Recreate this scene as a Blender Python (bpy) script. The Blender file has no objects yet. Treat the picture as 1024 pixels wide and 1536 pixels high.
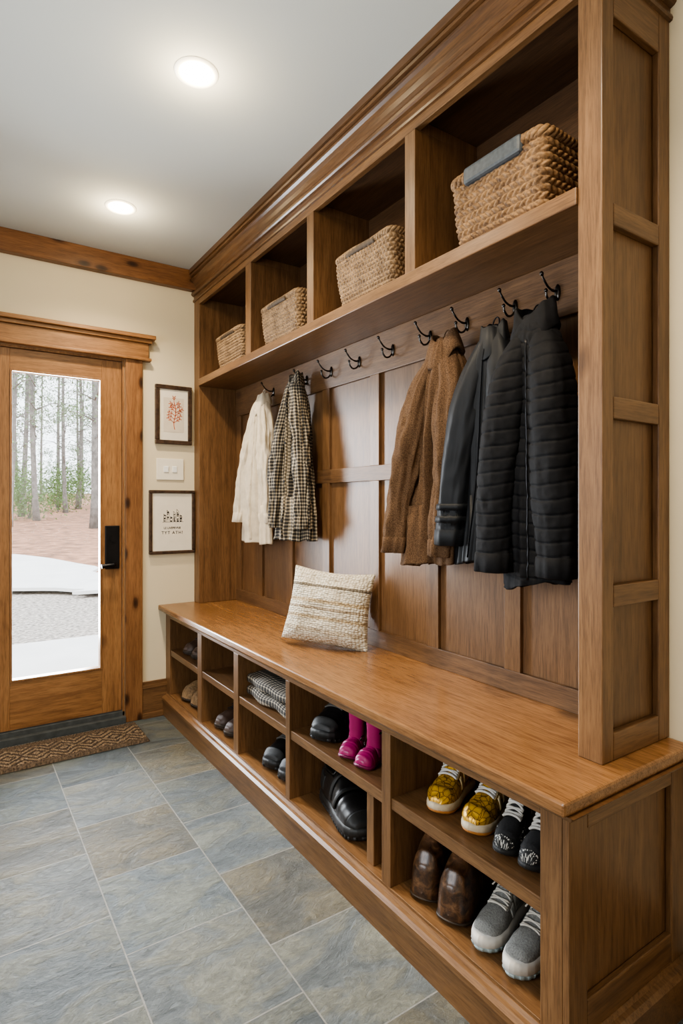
import bpy, bmesh, math, random
from mathutils import Vector, Matrix, noise
random.seed(7)
C = bpy.context.scene.collection
pi = math.pi
try:
    bpy.context.scene.view_settings.look = 'AgX - Medium High Contrast'
except Exception: pass

# ------------------------------------------------------------------ materials
def nmat(name):
    m = bpy.data.materials.new(name); m.use_nodes = True
    nt = m.node_tree; b = nt.nodes['Principled BSDF']
    return m, nt, b
def N(nt, t, **kw):
    n = nt.nodes.new(t)
    for k, v in kw.items():
        if k.startswith('i_'):
            n.inputs[k[2:].replace('_', ' ')].default_value = v
        else: setattr(n, k, v)
    return n
def ramp(nt, stops, interp='LINEAR'):
    n = nt.nodes.new('ShaderNodeValToRGB'); e = n.color_ramp.elements
    n.color_ramp.interpolation = interp
    while len(e) < len(stops): e.new(0.5)
    for i, (p, c) in enumerate(stops):
        e[i].position = p; e[i].color = (c[0], c[1], c[2], 1)
    return n
def math_n(nt, op, a, b=None, c=None):
    n = nt.nodes.new('ShaderNodeMath'); n.operation = op
    for i, v in enumerate((a, b, c)):
        if v is None: continue
        if isinstance(v, (int, float)): n.inputs[i].default_value = v
        else: nt.links.new(v, n.inputs[i])
    return n.outputs[0]
def bump(nt, b, h, strength=0.3, dist=0.01):
    n = nt.nodes.new('ShaderNodeBump'); n.inputs['Strength'].default_value = strength
    n.inputs['Distance'].default_value = dist
    nt.links.new(h, n.inputs['Height']); nt.links.new(n.outputs[0], b.inputs['Normal'])
def mixc(nt, fac, a, b, mode='MIX'):
    n = nt.nodes.new('ShaderNodeMix'); n.data_type = 'RGBA'; n.blend_type = mode
    for sock, v in ((n.inputs[0], fac), (n.inputs[6], a), (n.inputs[7], b)):
        if isinstance(v, (int, float)): sock.default_value = v
        elif isinstance(v, tuple): sock.default_value = (v[0], v[1], v[2], 1)
        else: nt.links.new(v, sock)
    return n.outputs[2]

def wood(name, axis, dark, mid, light, rough=0.36, knots=0.0, scale=1.0):
    m, nt, b = nmat(name)
    tc = N(nt, 'ShaderNodeTexCoord'); oi = N(nt, 'ShaderNodeObjectInfo')
    add = N(nt, 'ShaderNodeVectorMath', operation='ADD')
    sc = N(nt, 'ShaderNodeVectorMath', operation='SCALE'); sc.inputs[3].default_value = 7.0
    cmb = N(nt, 'ShaderNodeCombineXYZ')
    for i in range(3): nt.links.new(oi.outputs['Random'], cmb.inputs[i])
    nt.links.new(cmb.outputs[0], sc.inputs[0])
    nt.links.new(tc.outputs['Object'], add.inputs[0]); nt.links.new(sc.outputs[0], add.inputs[1])
    s = [1.0, 1.0, 1.0]; s['XYZ'.index(axis)] = 0.06
    mp = N(nt, 'ShaderNodeMapping'); mp.inputs['Scale'].default_value = [v * scale for v in s]
    nt.links.new(add.outputs[0], mp.inputs[0])
    n1 = N(nt, 'ShaderNodeTexNoise', i_Scale=46.0, i_Detail=9.0, i_Roughness=0.66, i_Distortion=0.4)
    nt.links.new(mp.outputs[0], n1.inputs['Vector'])
    r1 = ramp(nt, [(0.20, dark), (0.48, mid), (0.84, light)])
    nt.links.new(n1.outputs[0], r1.inputs[0])
    n2 = N(nt, 'ShaderNodeTexNoise', i_Scale=260.0, i_Detail=4.0, i_Roughness=0.65)
    nt.links.new(mp.outputs[0], n2.inputs['Vector'])
    r2 = ramp(nt, [(0.36, (0.60, 0.57, 0.54)), (0.56, (1.05, 1.05, 1.05))])
    nt.links.new(n2.outputs[0], r2.inputs[0])
    c = mixc(nt, 0.8, r1.outputs[0], r2.outputs[0], 'MULTIPLY')
    s3 = [1.0, 1.0, 1.0]; s3['XYZ'.index(axis)] = 0.3
    mp3 = N(nt, 'ShaderNodeMapping'); mp3.inputs['Scale'].default_value = s3; nt.links.new(add.outputs[0], mp3.inputs[0])
    n3 = N(nt, 'ShaderNodeTexNoise', i_Scale=5.0, i_Detail=4.0, i_Distortion=.6)
    nt.links.new(mp3.outputs[0], n3.inputs['Vector'])
    r3 = ramp(nt, [(0.3, (0.82, 0.80, 0.77)), (0.7, (1.10, 1.10, 1.10))])
    nt.links.new(n3.outputs[0], r3.inputs[0])
    c = mixc(nt, 1.0, c, r3.outputs[0], 'MULTIPLY')
    if knots > .5:
        sp = N(nt, 'ShaderNodeSeparateXYZ'); nt.links.new(add.outputs[0], sp.inputs[0]); cb = N(nt, 'ShaderNodeCombineXYZ')
        fx, fz = (.45, 1.0) if axis == 'X' else (1.0, .45)
        nt.links.new(math_n(nt, 'MULTIPLY', sp.outputs[0], fx), cb.inputs[0]); nt.links.new(math_n(nt, 'MULTIPLY', sp.outputs[2], fz), cb.inputs[1])
        vo = N(nt, 'ShaderNodeTexVoronoi', i_Scale=8.5); vo.voronoi_dimensions = '2D'; nt.links.new(cb.outputs[0], vo.inputs['Vector'])
        rk = ramp(nt, [(0.03, (0.10, 0.07, 0.06)), (0.10, (0.32, 0.26, 0.22)), (0.14, (0.75, 0.7, 0.66)), (0.22, (1, 1, 1))])
        nt.links.new(vo.outputs['Distance'], rk.inputs[0])
        c = mixc(nt, 0.95, c, rk.outputs[0], 'MULTIPLY')
    else:
        mp2 = N(nt, 'ShaderNodeMapping'); s2 = [1.0, 1.0, 1.0]; s2['XYZ'.index(axis)] = 0.6
        mp2.inputs['Scale'].default_value = s2; nt.links.new(add.outputs[0], mp2.inputs[0])
        vo = N(nt, 'ShaderNodeTexVoronoi', i_Scale=3.2); nt.links.new(mp2.outputs[0], vo.inputs['Vector'])
        rk = ramp(nt, [(0.03, (0.2, 0.15, 0.12)), (0.06, (0.55, 0.5, 0.45)), (0.09, (1, 1, 1))])
        nt.links.new(vo.outputs['Distance'], rk.inputs[0])
        c = mixc(nt, 0.55, c, rk.outputs[0], 'MULTIPLY')
    nt.links.new(c, b.inputs['Base Color'])
    b.inputs['Roughness'].default_value = rough
    bump(nt, b, n2.outputs[0], 0.12, 0.0015)
    return m

WD, WM, WL = (0.075, 0.036, 0.015), (0.162, 0.084, 0.036), (0.235, 0.130, 0.059)
wood_x = wood('oak_stain_x', 'X', WD, WM, WL, rough=.42)
wood_y = wood('oak_stain_y', 'Y', WD, WM, WL)
wood_z = wood('oak_stain_z', 'Z', WD, WM, WL, rough=.40)
wood_r = wood('oak_rail', 'Y', (0.068, 0.034, 0.015), (0.138, 0.073, 0.033), (0.195, 0.108, 0.050), rough=.48)
wood_c = wood('oak_crown', 'Y', (0.056, 0.026, 0.011), (0.118, 0.058, 0.024), (0.18, 0.094, 0.041), rough=.30)
wood_p = wood('oak_panel', 'Z', (0.082, 0.041, 0.018), (0.148, 0.077, 0.034), (0.205, 0.112, 0.052), rough=.42)
wood_dk = wood('oak_shadowed', 'Y', (0.040, 0.019, 0.008), (0.085, 0.042, 0.018), (0.130, 0.067, 0.030), rough=.5)  # darker oak copy, cubby shade put into the colour
bench_m = wood('oak_bench', 'Y', (0.135, 0.063, 0.025), (0.225, 0.113, 0.047), (0.30, 0.160, 0.071), rough=0.27)
DD, DM, DL = (0.13, 0.058, 0.021), (0.265, 0.130, 0.051), (0.37, 0.20, 0.084)
door_z = wood('fir_door_z', 'Z', DD, DM, DL)
door_x = wood('fir_door_x', 'X', DD, DM, DL)
knot_z = wood('knotty_z', 'Z', (0.11, 0.048, 0.018), (0.225, 0.105, 0.042), (0.32, 0.165, 0.07), knots=1)
knot_x = wood('knotty_x', 'X', (0.10, 0.040, 0.016), (0.18, 0.080, 0.032), (0.27, 0.125, 0.05), knots=1)

def plain(name, c, rough=0.5, metal=0.0, nscale=0, namt=0.15, bstr=0.0, sheen=0.0, coat=0.0, spec=None):
    m, nt, b = nmat(name)
    b.inputs['Roughness'].default_value = rough; b.inputs['Metallic'].default_value = metal
    if sheen: b.inputs['Sheen Weight'].default_value = sheen
    if coat: b.inputs['Coat Weight'].default_value = coat
    if spec is not None: b.inputs['Specular IOR Level'].default_value = spec
    tc = N(nt, 'ShaderNodeTexCoord')
    n = N(nt, 'ShaderNodeTexNoise', i_Scale=float(nscale or 20), i_Detail=4.0)
    nt.links.new(tc.outputs['Object'], n.inputs['Vector'])
    lo = tuple(v * (1 - namt) for v in c); hi = tuple(min(1, v * (1 + namt)) for v in c)
    r = ramp(nt, [(0.3, lo), (0.7, hi)]); nt.links.new(n.outputs[0], r.inputs[0])
    nt.links.new(r.outputs[0], b.inputs['Base Color'])
    if bstr: bump(nt, b, n.outputs[0], bstr, 0.004)
    return m
wall_m = plain('cream_paint', (0.64, 0.55, 0.39), 0.85, nscale=3, namt=0.02)
ceil_m = plain('ceiling_paint', (0.53, 0.545, 0.52), 0.9, nscale=2, namt=0.02)
white_plastic = plain('ivory_plastic', (0.78, 0.72, 0.60), 0.4, namt=0.02)
black_metal = plain('black_metal', (0.02, 0.02, 0.022), 0.35, 0.8)
hook_metal = plain('dark_pewter', (0.07, 0.066, 0.062), 0.25, 1.0)
frame_dark = plain('dark_frame_wood', (0.055, 0.032, 0.02), 0.35, nscale=60, namt=0.5)
paper_m = plain('art_paper', (0.72, 0.66, 0.55), 0.8, namt=0.03)
ink_m = plain('ink', (0.04, 0.04, 0.045), 0.8)
coral_m = plain('coral_ink', (0.50, 0.085, 0.022), 0.8, nscale=90, namt=0.4)
dark_in = plain('dark_lining', (0.018, 0.016, 0.016), 0.9)
threshold_m = plain('dark_threshold', (0.05, 0.055, 0.055), 0.6, nscale=30, namt=0.3)

def floor_mat():
    m, nt, b = nmat('slate_tile')
    tc = N(nt, 'ShaderNodeTexCoord'); sp = N(nt, 'ShaderNodeSeparateXYZ'); cb = N(nt, 'ShaderNodeCombineXYZ')
    nt.links.new(tc.outputs['Object'], sp.inputs[0])
    nt.links.new(math_n(nt, 'ADD', sp.outputs[1], 0.03), cb.inputs[0])
    nt.links.new(math_n(nt, 'ADD', sp.outputs[0], 3.4 - 0.388), cb.inputs[1])
    br = N(nt, 'ShaderNodeTexBrick'); br.offset = 0.5
    br.inputs['Scale'].default_value = 1.0
    br.inputs['Brick Width'].default_value = 0.368; br.inputs['Row Height'].default_value = 0.34
    br.inputs['Mortar Size'].default_value = 0.0024; br.inputs['Mortar Smooth'].default_value = 0.2
    br.inputs['Color1'].default_value = (0, 0, 0, 1); br.inputs['Color2'].default_value = (1, 1, 1, 1)
    br.inputs['Mortar'].default_value = (0.5, 0.5, 0.5, 1)
    nt.links.new(cb.outputs[0], br.inputs[0])
    rc = ramp(nt, [(0.0, (0.062, 0.083, 0.095)), (0.22, (0.115, 0.138, 0.150)), (0.42, (0.082, 0.090, 0.088)), (0.58, (0.108, 0.102, 0.077)), (0.8, (0.128, 0.142, 0.142)), (1.0, (0.075, 0.095, 0.108))])
    nt.links.new(br.outputs['Color'], rc.inputs[0])
    mp = N(nt, 'ShaderNodeMapping'); mp.inputs['Scale'].default_value = (1.0, 1.7, 1); mp.inputs['Rotation'].default_value = (0, 0, 0.6)
    nt.links.new(tc.outputs['Object'], mp.inputs[0])
    va = N(nt, 'ShaderNodeVectorMath', operation='ADD'); vs = N(nt, 'ShaderNodeVectorMath', operation='SCALE'); vs.inputs[3].default_value = 9
    nt.links.new(br.outputs['Color'], vs.inputs[0]); nt.links.new(mp.outputs[0], va.inputs[0]); nt.links.new(vs.outputs[0], va.inputs[1])
    n1 = N(nt, 'ShaderNodeTexNoise', i_Scale=4.5, i_Detail=13.0, i_Roughness=0.64, i_Distortion=0.7)
    nt.links.new(va.outputs[0], n1.inputs['Vector'])
    r1 = ramp(nt, [(0.30, (0.50, 0.54, 0.58)), (0.47, (0.94, 0.96, 0.98)), (0.56, (1.22, 1.12, 0.92)), (0.68, (1.50, 1.38, 1.12))])
    nt.links.new(n1.outputs[0], r1.inputs[0])
    c = mixc(nt, 1.0, rc.outputs[0], r1.outputs[0], 'MULTIPLY')
    n2 = N(nt, 'ShaderNodeTexNoise', i_Scale=30.0, i_Detail=12.0, i_Roughness=0.76, i_Distortion=1.2)
    nt.links.new(va.outputs[0], n2.inputs['Vector'])
    r2 = ramp(nt, [(0.36, (0.48, 0.48, 0.49)), (0.5, (1, 1, 1)), (0.64, (1.55, 1.54, 1.48))]); nt.links.new(n2.outputs[0], r2.inputs[0])
    c = mixc(nt, 0.65, c, r2.outputs[0], 'MULTIPLY')
    saw = math_n(nt, 'FRACT', math_n(nt, 'MULTIPLY', n1.outputs[0], 12.0))
    r4 = ramp(nt, [(0.0, (0.45, 0.45, 0.46)), (0.12, (0.86, 0.86, 0.86)), (0.8, (1.08, 1.08, 1.07)), (1.0, (1.25, 1.25, 1.23))]); nt.links.new(saw, r4.inputs[0])
    c = mixc(nt, 0.5, c, r4.outputs[0], 'MULTIPLY')
    c = mixc(nt, br.outputs['Fac'], c, (0.27, 0.265, 0.245))
    nt.links.new(c, b.inputs['Base Color'])
    rr = ramp(nt, [(0.3, (0.26,) * 3), (0.7, (0.46,) * 3)]); nt.links.new(n2.outputs[0], rr.inputs[0])
    nt.links.new(rr.outputs[0], b.inputs['Roughness']); b.inputs['Specular IOR Level'].default_value = .62
    h = math_n(nt, 'ADD', math_n(nt, 'MULTIPLY', n1.outputs[0], 1.5), math_n(nt, 'MULTIPLY', n2.outputs[0], 0.8))
    h = math_n(nt, 'ADD', h, math_n(nt, 'MULTIPLY', saw, 0.14))
    h = math_n(nt, 'SUBTRACT', h, math_n(nt, 'MULTIPLY', br.outputs['Fac'], 0.4))
    bump(nt, b, h, 0.75, 0.016)
    return m
floor_m = floor_mat()

def uvmat(name, rough=0.85, sheen=0.0):
    m, nt, b = nmat(name); b.inputs['Roughness'].default_value = rough
    if sheen: b.inputs['Sheen Weight'].default_value = sheen
    uv = N(nt, 'ShaderNodeTexCoord'); sp = N(nt, 'ShaderNodeSeparateXYZ')
    nt.links.new(uv.outputs['UV'], sp.inputs[0])
    return m, nt, b, uv.outputs['UV'], sp.outputs[0], sp.outputs[1]

def hound(name, cell, light, thr=.45):
    m, nt, b, uv, U, V = uvmat(name)
    k = 1 / cell
    fu = math_n(nt, 'FRACT', math_n(nt, 'MULTIPLY', U, k / 2)); fv = math_n(nt, 'FRACT', math_n(nt, 'MULTIPLY', V, k / 2))
    a = math_n(nt, 'GREATER_THAN', fu, thr); c2 = math_n(nt, 'GREATER_THAN', fv, thr)
    tw = math_n(nt, 'GREATER_THAN', math_n(nt, 'FRACT', math_n(nt, 'MULTIPLY', math_n(nt, 'ADD', fu, fv), 4.0)), 0.5)
    s = math_n(nt, 'ADD', a, c2)
    both = math_n(nt, 'GREATER_THAN', s, 1.5); none = math_n(nt, 'LESS_THAN', s, 0.5)
    mixd = math_n(nt, 'MULTIPLY', math_n(nt, 'SUBTRACT', 1.0, math_n(nt, 'ADD', both, none)), tw)
    val = math_n(nt, 'ADD', none, math_n(nt, 'MULTIPLY', mixd, 0.6))
    c = mixc(nt, val, (0.012, 0.010, 0.009), light); nt.links.new(c, b.inputs['Base Color'])
    bump(nt, b, val, 0.25, 0.002)
    return m
hound_m = hound('houndstooth_weave', .0080, (0.42, 0.35, 0.25), .38)
hound_b = hound('checked_weave', .011, (0.38, 0.32, 0.24), .42)
linen_m = plain('cream_linen', (0.60, 0.52, 0.40), 0.9, nscale=45, namt=0.08, bstr=0.15)
boucle_m = plain('brown_suede_tweed', (0.095, 0.056, 0.032), 0.95, nscale=300, namt=0.5, bstr=0.22, spec=.12)
nylon_m = plain('black_waxed', (0.006, 0.007, 0.009), 0.55, nscale=14, namt=0.3, bstr=0.06, spec=.25)
puff_m = plain('black_down_shell', (0.006, 0.006, 0.007), 0.72, nscale=60, namt=0.3, bstr=0.2, spec=.16)
leather_gray = plain('gray_leather', (0.06, 0.07, 0.08), 0.5, nscale=80, namt=0.2, bstr=0.3)

def straw(name, c0, c1):
    m, nt, b, uv, U, V = uvmat(name, 0.75)
    n = N(nt, 'ShaderNodeTexNoise', i_Scale=140.0, i_Detail=5.0); nt.links.new(uv, n.inputs['Vector'])
    n2 = N(nt, 'ShaderNodeTexNoise', i_Scale=22.0, i_Detail=2.0); nt.links.new(uv, n2.inputs['Vector'])
    s = math_n(nt, 'ADD', math_n(nt, 'MULTIPLY', n.outputs[0], 0.6), math_n(nt, 'MULTIPLY', n2.outputs[0], 0.4))
    r = ramp(nt, [(0.36, c0), (0.62, c1)]); nt.links.new(s, r.inputs[0])
    nt.links.new(r.outputs[0], b.inputs['Base Color']); bump(nt, b, n.outputs[0], 0.4, 0.003)
    return m
straw_a = straw('seagrass_warm', (0.090, 0.045, 0.018), (0.32, 0.185, 0.082))
straw_b = straw('seagrass_pale', (0.095, 0.054, 0.025), (0.33, 0.21, 0.105))
straw_dark = straw('dark_wicker', (0.035, 0.022, 0.012), (0.10, 0.065, 0.035))

def pillow_mat():
    m, nt, b, uv, U, V = uvmat('knit_pillow', 0.95)
    cr = (0.64, 0.585, 0.48)
    r = ramp(nt, [(0.0, cr), (0.16, (0.48, 0.41, 0.31)), (0.20, cr), (0.32, (0.45, 0.36, 0.24)), (0.36, cr),
                  (0.44, (0.36, 0.29, 0.21)), (0.47, cr), (0.52, (0.47, 0.37, 0.24)), (0.57, cr), (0.72, (0.20, 0.17, 0.13)), (0.76, (0.66, 0.60, 0.49))], 'CONSTANT')
    nt.links.new(V, r.inputs[0])
    mp = N(nt, 'ShaderNodeMapping'); mp.inputs['Scale'].default_value = (30, 38, 1); nt.links.new(uv, mp.inputs[0])
    vo = N(nt, 'ShaderNodeTexVoronoi', i_Scale=1.0, i_Randomness=0.5); nt.links.new(mp.outputs[0], vo.inputs['Vector'])
    rr = ramp(nt, [(0.25, (1.12, 1.12, 1.12)), (0.75, (0.44, 0.40, 0.33))]); nt.links.new(vo.outputs['Distance'], rr.inputs[0])
    c = mixc(nt, 0.8, r.outputs[0], rr.outputs[0], 'MULTIPLY'); nt.links.new(c, b.inputs['Base Color'])
    bump(nt, b, math_n(nt, 'SUBTRACT', 1.0, vo.outputs['Distance']), 1.0, 0.008)
    return m
pillow_m = pillow_mat()

def rug_mat():
    m, nt, b, uv, U, V = uvmat('rug_weave', 0.95)
    wob = N(nt, 'ShaderNodeTexNoise', i_Scale=30.0, i_Detail=2.0); nt.links.new(uv, wob.inputs['Vector'])
    tri = math_n(nt, 'PINGPONG', math_n(nt, 'ADD', U, math_n(nt, 'MULTIPLY', wob.outputs[0], .03)), 0.06)
    a = math_n(nt, 'ABSOLUTE', math_n(nt, 'SUBTRACT', V, 0.135))
    f = math_n(nt, 'PINGPONG', math_n(nt, 'ADD', math_n(nt, 'ADD', tri, a), math_n(nt, 'MULTIPLY', wob.outputs[0], .018)), 0.020)
    r = ramp(nt, [(0.0, (0.040, 0.026, 0.018)), (0.40, (0.08, 0.055, 0.036)), (0.65, (0.24, 0.17, 0.105)), (0.9, (0.19, 0.135, 0.085))])
    nt.links.new(math_n(nt, 'MULTIPLY', f, 48.0), r.inputs[0])
    edge = math_n(nt, 'GREATER_THAN', a, 0.098)
    c = mixc(nt, edge, r.outputs[0], (0.10, 0.068, 0.043))
    n = N(nt, 'ShaderNodeTexNoise', i_Scale=110.0, i_Detail=3.0); nt.links.new(uv, n.inputs['Vector'])
    r2 = ramp(nt, [(0.36, (0.35, 0.35, 0.35)), (0.64, (1.5, 1.5, 1.5))]); nt.links.new(n.outputs[0], r2.inputs[0])
    c = mixc(nt, 0.85, c, r2.outputs[0], 'MULTIPLY'); nt.links.new(c, b.inputs['Base Color'])
    bump(nt, b, math_n(nt, 'ADD', n.outputs[0], math_n(nt, 'MULTIPLY', f, 20.0)), 1.0, 0.010)
    return m
rug_m = rug_mat()

def emis(name, c, s):
    m, nt, b = nmat(name); b.inputs['Emission Color'].default_value = (*c, 1); b.inputs['Emission Strength'].default_value = s
    b.inputs['Base Color'].default_value = (1, 1, 1, 1); return m
lens_m = emis('lamp_lens', (1.0, 0.80, 0.52), 32)
trim_white = plain('white_metal', (0.8, 0.8, 0.78), 0.4, namt=0.01)

def glass_mat():
    m = bpy.data.materials.new('window_glass'); m.use_nodes = True; nt = m.node_tree; nt.nodes.clear()
    o = N(nt, 'ShaderNodeOutputMaterial'); t = N(nt, 'ShaderNodeBsdfTransparent'); g = N(nt, 'ShaderNodeBsdfGlossy', i_Roughness=0.02)
    mx = N(nt, 'ShaderNodeMixShader'); fr = N(nt, 'ShaderNodeFresnel', i_IOR=1.45)
    nt.links.new(fr.outputs[0], mx.inputs[0]); nt.links.new(t.outputs[0], mx.inputs[1]); nt.links.new(g.outputs[0], mx.inputs[2])
    nt.links.new(mx.outputs[0], o.inputs[0]); return m
glass_m = glass_mat()

# ------------------------------------------------------------------ builders
def empty(name, loc=(0, 0, 0), rot=(0, 0, 0), **props):
    o = bpy.data.objects.new(name, None); o.empty_display_size = 0.1
    o.location = loc; o.rotation_euler = rot; C.objects.link(o)
    for k, v in props.items(): o[k] = v
    return o
def mk(name, verts, faces, mats, parent=None, origin=(0, 0, 0), smooth=False, uvs=None, bevel=0.0, fmat=None, loc=None, rot=None, **props):
    me = bpy.data.meshes.new(name)
    ox, oy, oz = origin
    me.from_pydata([(v[0] - ox, v[1] - oy, v[2] - oz) for v in verts], [], faces)
    if not isinstance(mats, (list, tuple)): mats = [mats]
    for m in mats: me.materials.append(m)
    if uvs is not None:
        ul = me.uv_layers.new(name='UVMap')
        for l in me.loops: ul.data[l.index].uv = uvs[l.vertex_index]
    if fmat:
        for i, p in enumerate(me.polygons): p.material_index = fmat[i]
    bm = bmesh.new(); bm.from_mesh(me); bmesh.ops.recalc_face_normals(bm, faces=bm.faces); bm.to_mesh(me); bm.free()
    if smooth: me.polygons.foreach_set('use_smooth', [True] * len(me.polygons))
    me.update()
    o = bpy.data.objects.new(name, me); C.objects.link(o)
    if parent is not None: o.parent = parent
    else: o.location = origin
    if loc is not None: o.location = loc
    if rot is not None: o.rotation_euler = rot
    if bevel:
        md = o.modifiers.new('bevel', 'BEVEL'); md.width = bevel; md.segments = 2; md.limit_method = 'ANGLE'
    for k, v in props.items(): o[k] = v
    return o
def boxgeo(bl):
    V, F = [], []
    for (x0, x1, y0, y1, z0, z1) in bl:
        n = len(V)
        V += [(x0, y0, z0), (x1, y0, z0), (x1, y1, z0), (x0, y1, z0), (x0, y0, z1), (x1, y0, z1), (x1, y1, z1), (x0, y1, z1)]
        F += [[n + i for i in q] for q in ((3, 2, 1, 0), (4, 5, 6, 7), (0, 1, 5, 4), (1, 2, 6, 5), (2, 3, 7, 6), (3, 0, 4, 7))]
    return V, F
def boxes(name, bl, mat, parent=None, origin=(0, 0, 0), bevel=0.0015, **props):
    if isinstance(bl, tuple): bl = [bl]
    V, F = boxgeo(bl)
    return mk(name, V, F, mat, parent, origin, bevel=bevel, **props)
def sweep_corner(name, prof, xf, ye, yw, xw, mat, parent, origin, **props):
    V, F = [], []; n = len(prof)
    for (o, z) in prof: V.append((xf - o, yw, z))
    for (o, z) in prof: V.append((xf - o, ye - o, z))
    for (o, z) in prof: V.append((xw, ye - o, z))
    for k in range(2):
        for i in range(n - 1):
            F.append([k * n + i, k * n + i + 1, (k + 1) * n + i + 1, (k + 1) * n + i])
    return mk(name, V, F, mat, parent, origin, **props)
def ringgrid(rings, closed=True, capa=True, capb=True):
    n = len(rings[0]); V = [p for r in rings for p in r]; F = []
    for j in range(len(rings) - 1):
        for i in range(n if closed else n - 1):
            a = j * n + i; b2 = j * n + (i + 1) % n
            F.append([a, b2, b2 + n, a + n])
    if capa: F.append(list(range(n))[::-1])
    if capb: F.append([(len(rings) - 1) * n + i for i in range(n)])
    return V, F
def tube(pts, rad, n=10, closed=False, flat=1.0):
    pts = [Vector(p) for p in pts]; rings = []
    if isinstance(rad, (int, float)): rad = [rad] * len(pts)
    up = Vector((0.13, 0.21, 1)).normalized(); prev = None; m = len(pts)
    for i, p in enumerate(pts):
        if closed: t = (pts[(i + 1) % m] - pts[i - 1]).normalized()
        else: t = (pts[min(i + 1, m - 1)] - pts[max(i - 1, 0)]).normalized()
        if prev is None:
            a = t.cross(up); a = a.normalized() if a.length > 1e-3 else Vector((1, 0, 0))
        else:
            a = prev - t * prev.dot(t); a.normalize()
        prev = a; b2 = t.cross(a)
        rings.append([tuple(p + (a * math.cos(2 * pi * k / n) + b2 * math.sin(2 * pi * k / n) * flat) * rad[i]) for k in range(n)])
    if closed:
        rings.append(rings[0]); return ringgrid(rings, True, False, False)
    return ringgrid(rings)
def smoothpath(pts, m=6):
    P = [Vector(p) for p in pts]; out = []
    for i in range(len(P) - 1):
        p0 = P[max(i - 1, 0)]; p1 = P[i]; p2 = P[i + 1]; p3 = P[min(i + 2, len(P) - 1)]
        for k in range(m):
            t = k / m
            out.append(0.5 * ((2 * p1) + (-p0 + p2) * t + (2 * p0 - 5 * p1 + 4 * p2 - p3) * t * t + (-p0 + 3 * p1 - 3 * p2 + p3) * t ** 3))
    out.append(P[-1]); return out
def merge(*gs):
    V, F = [], []
    for (v, f) in gs:
        n = len(V); V += list(v); F += [[i + n for i in q] for q in f]
    return V, F
def lerp_prof(prof, t):
    for i in range(len(prof) - 1):
        a, b2 = prof[i], prof[i + 1]
        if t <= b2[0]:
            k = (t - a[0]) / max(1e-6, b2[0] - a[0]); k = k * k * (3 - 2 * k)
            return [a[j] + (b2[j] - a[j]) * k for j in range(1, len(a))]
    return list(prof[-1][1:])
def cr_prof(prof, t):
    n = len(prof)
    for i in range(n - 1):
        if t <= prof[i + 1][0] or i == n - 2:
            p1, p2 = prof[i], prof[i + 1]; p0 = prof[max(i - 1, 0)]; p3 = prof[min(i + 2, n - 1)]
            h = p2[0] - p1[0]; k = min(1, max(0, (t - p1[0]) / h)); out = []
            for j in range(1, len(p1)):
                m1 = (p2[j] - p0[j]) / max(1e-6, p2[0] - p0[0]) * h; m2 = (p3[j] - p1[j]) / max(1e-6, p3[0] - p1[0]) * h
                out.append((2 * k ** 3 - 3 * k * k + 1) * p1[j] + (k ** 3 - 2 * k * k + k) * m1 + (-2 * k ** 3 + 3 * k * k) * p2[j] + (k ** 3 - k * k) * m2)
            return out
def copy_thing(root, loc, rot=None, scale=None, **props):
    r = root.copy(); C.objects.link(r); r.location = loc
    if rot is not None: r.rotation_euler = rot
    if scale is not None: r.scale = scale
    for k, v in props.items(): r[k] = v
    def rec(src, dst):
        for ch in list(src.children):
            c = ch.copy(); C.objects.link(c); c.parent = dst; rec(ch, c)
    rec(root, r); return r

# ------------------------------------------------------------------ dimensions
YW = 3.38; XW = 1.49; CZ = 2.60; XL = -1.7; YR = -1.5
XU = 1.20; YE = 0.75
XB = 0.985; YB = 0.695
XC = 1.03; YC = 0.715
ZB = 0.637

# room shell
boxes('floor', (XL - .1, XW + .1, YR - .1, YW + .0, -0.1, 0), floor_m, bevel=0, kind='structure')
boxes('ceiling', (XL - .1, XW + .1, YR - .1, YW + .12, CZ, CZ + .1), ceil_m, bevel=0, kind='structure')
boxes('wall_right', (XW, XW + .1, YR, YW + .12, 0, CZ), wall_m, bevel=0, kind='structure')
DX0, DX1, DZ1 = 0.125, 0.80, 2.03
boxes('wall_back', [(XL, DX0, YW, YW + .12, 0, CZ), (DX1, XW, YW, YW + .12, 0, CZ), (DX0, DX1, YW, YW + .12, DZ1, CZ)], wall_m, bevel=0, kind='structure')
WY0, WY1, WZ0, WZ1 = 0.2, 2.0, 0.8, 2.1
boxes('wall_left', [(XL - .1, XL, YR, WY0, 0, CZ), (XL - .1, XL, WY1, YW + .12, 0, CZ), (XL - .1, XL, WY0, WY1, 0, WZ0), (XL - .1, XL, WY0, WY1, WZ1, CZ)], wall_m, bevel=0, kind='structure')
boxes('wall_front', (XL, XW, YR - .1, YR, 0, CZ), wall_m, bevel=0, kind='structure')
boxes('fill_window', [(XL - .08, XL + .02, WY0, WY0 + .06, WZ0, WZ1), (XL - .08, XL + .02, WY1 - .06, WY1, WZ0, WZ1), (XL - .08, XL + .02, WY0, WY1, WZ0, WZ0 + .06),
                   (XL - .08, XL + .02, WY0, WY1, WZ1 - .06, WZ1), (XL - .06, XL, 1.08, 1.12, WZ0, WZ1)], door_z, kind='structure')  # unseen window, added to hold the fill light on the left
boxes('trim_1', [(XL, 1.22, YW - .045, YW, 2.485, CZ), ], knot_x, kind='structure', bevel=0.003)
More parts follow.
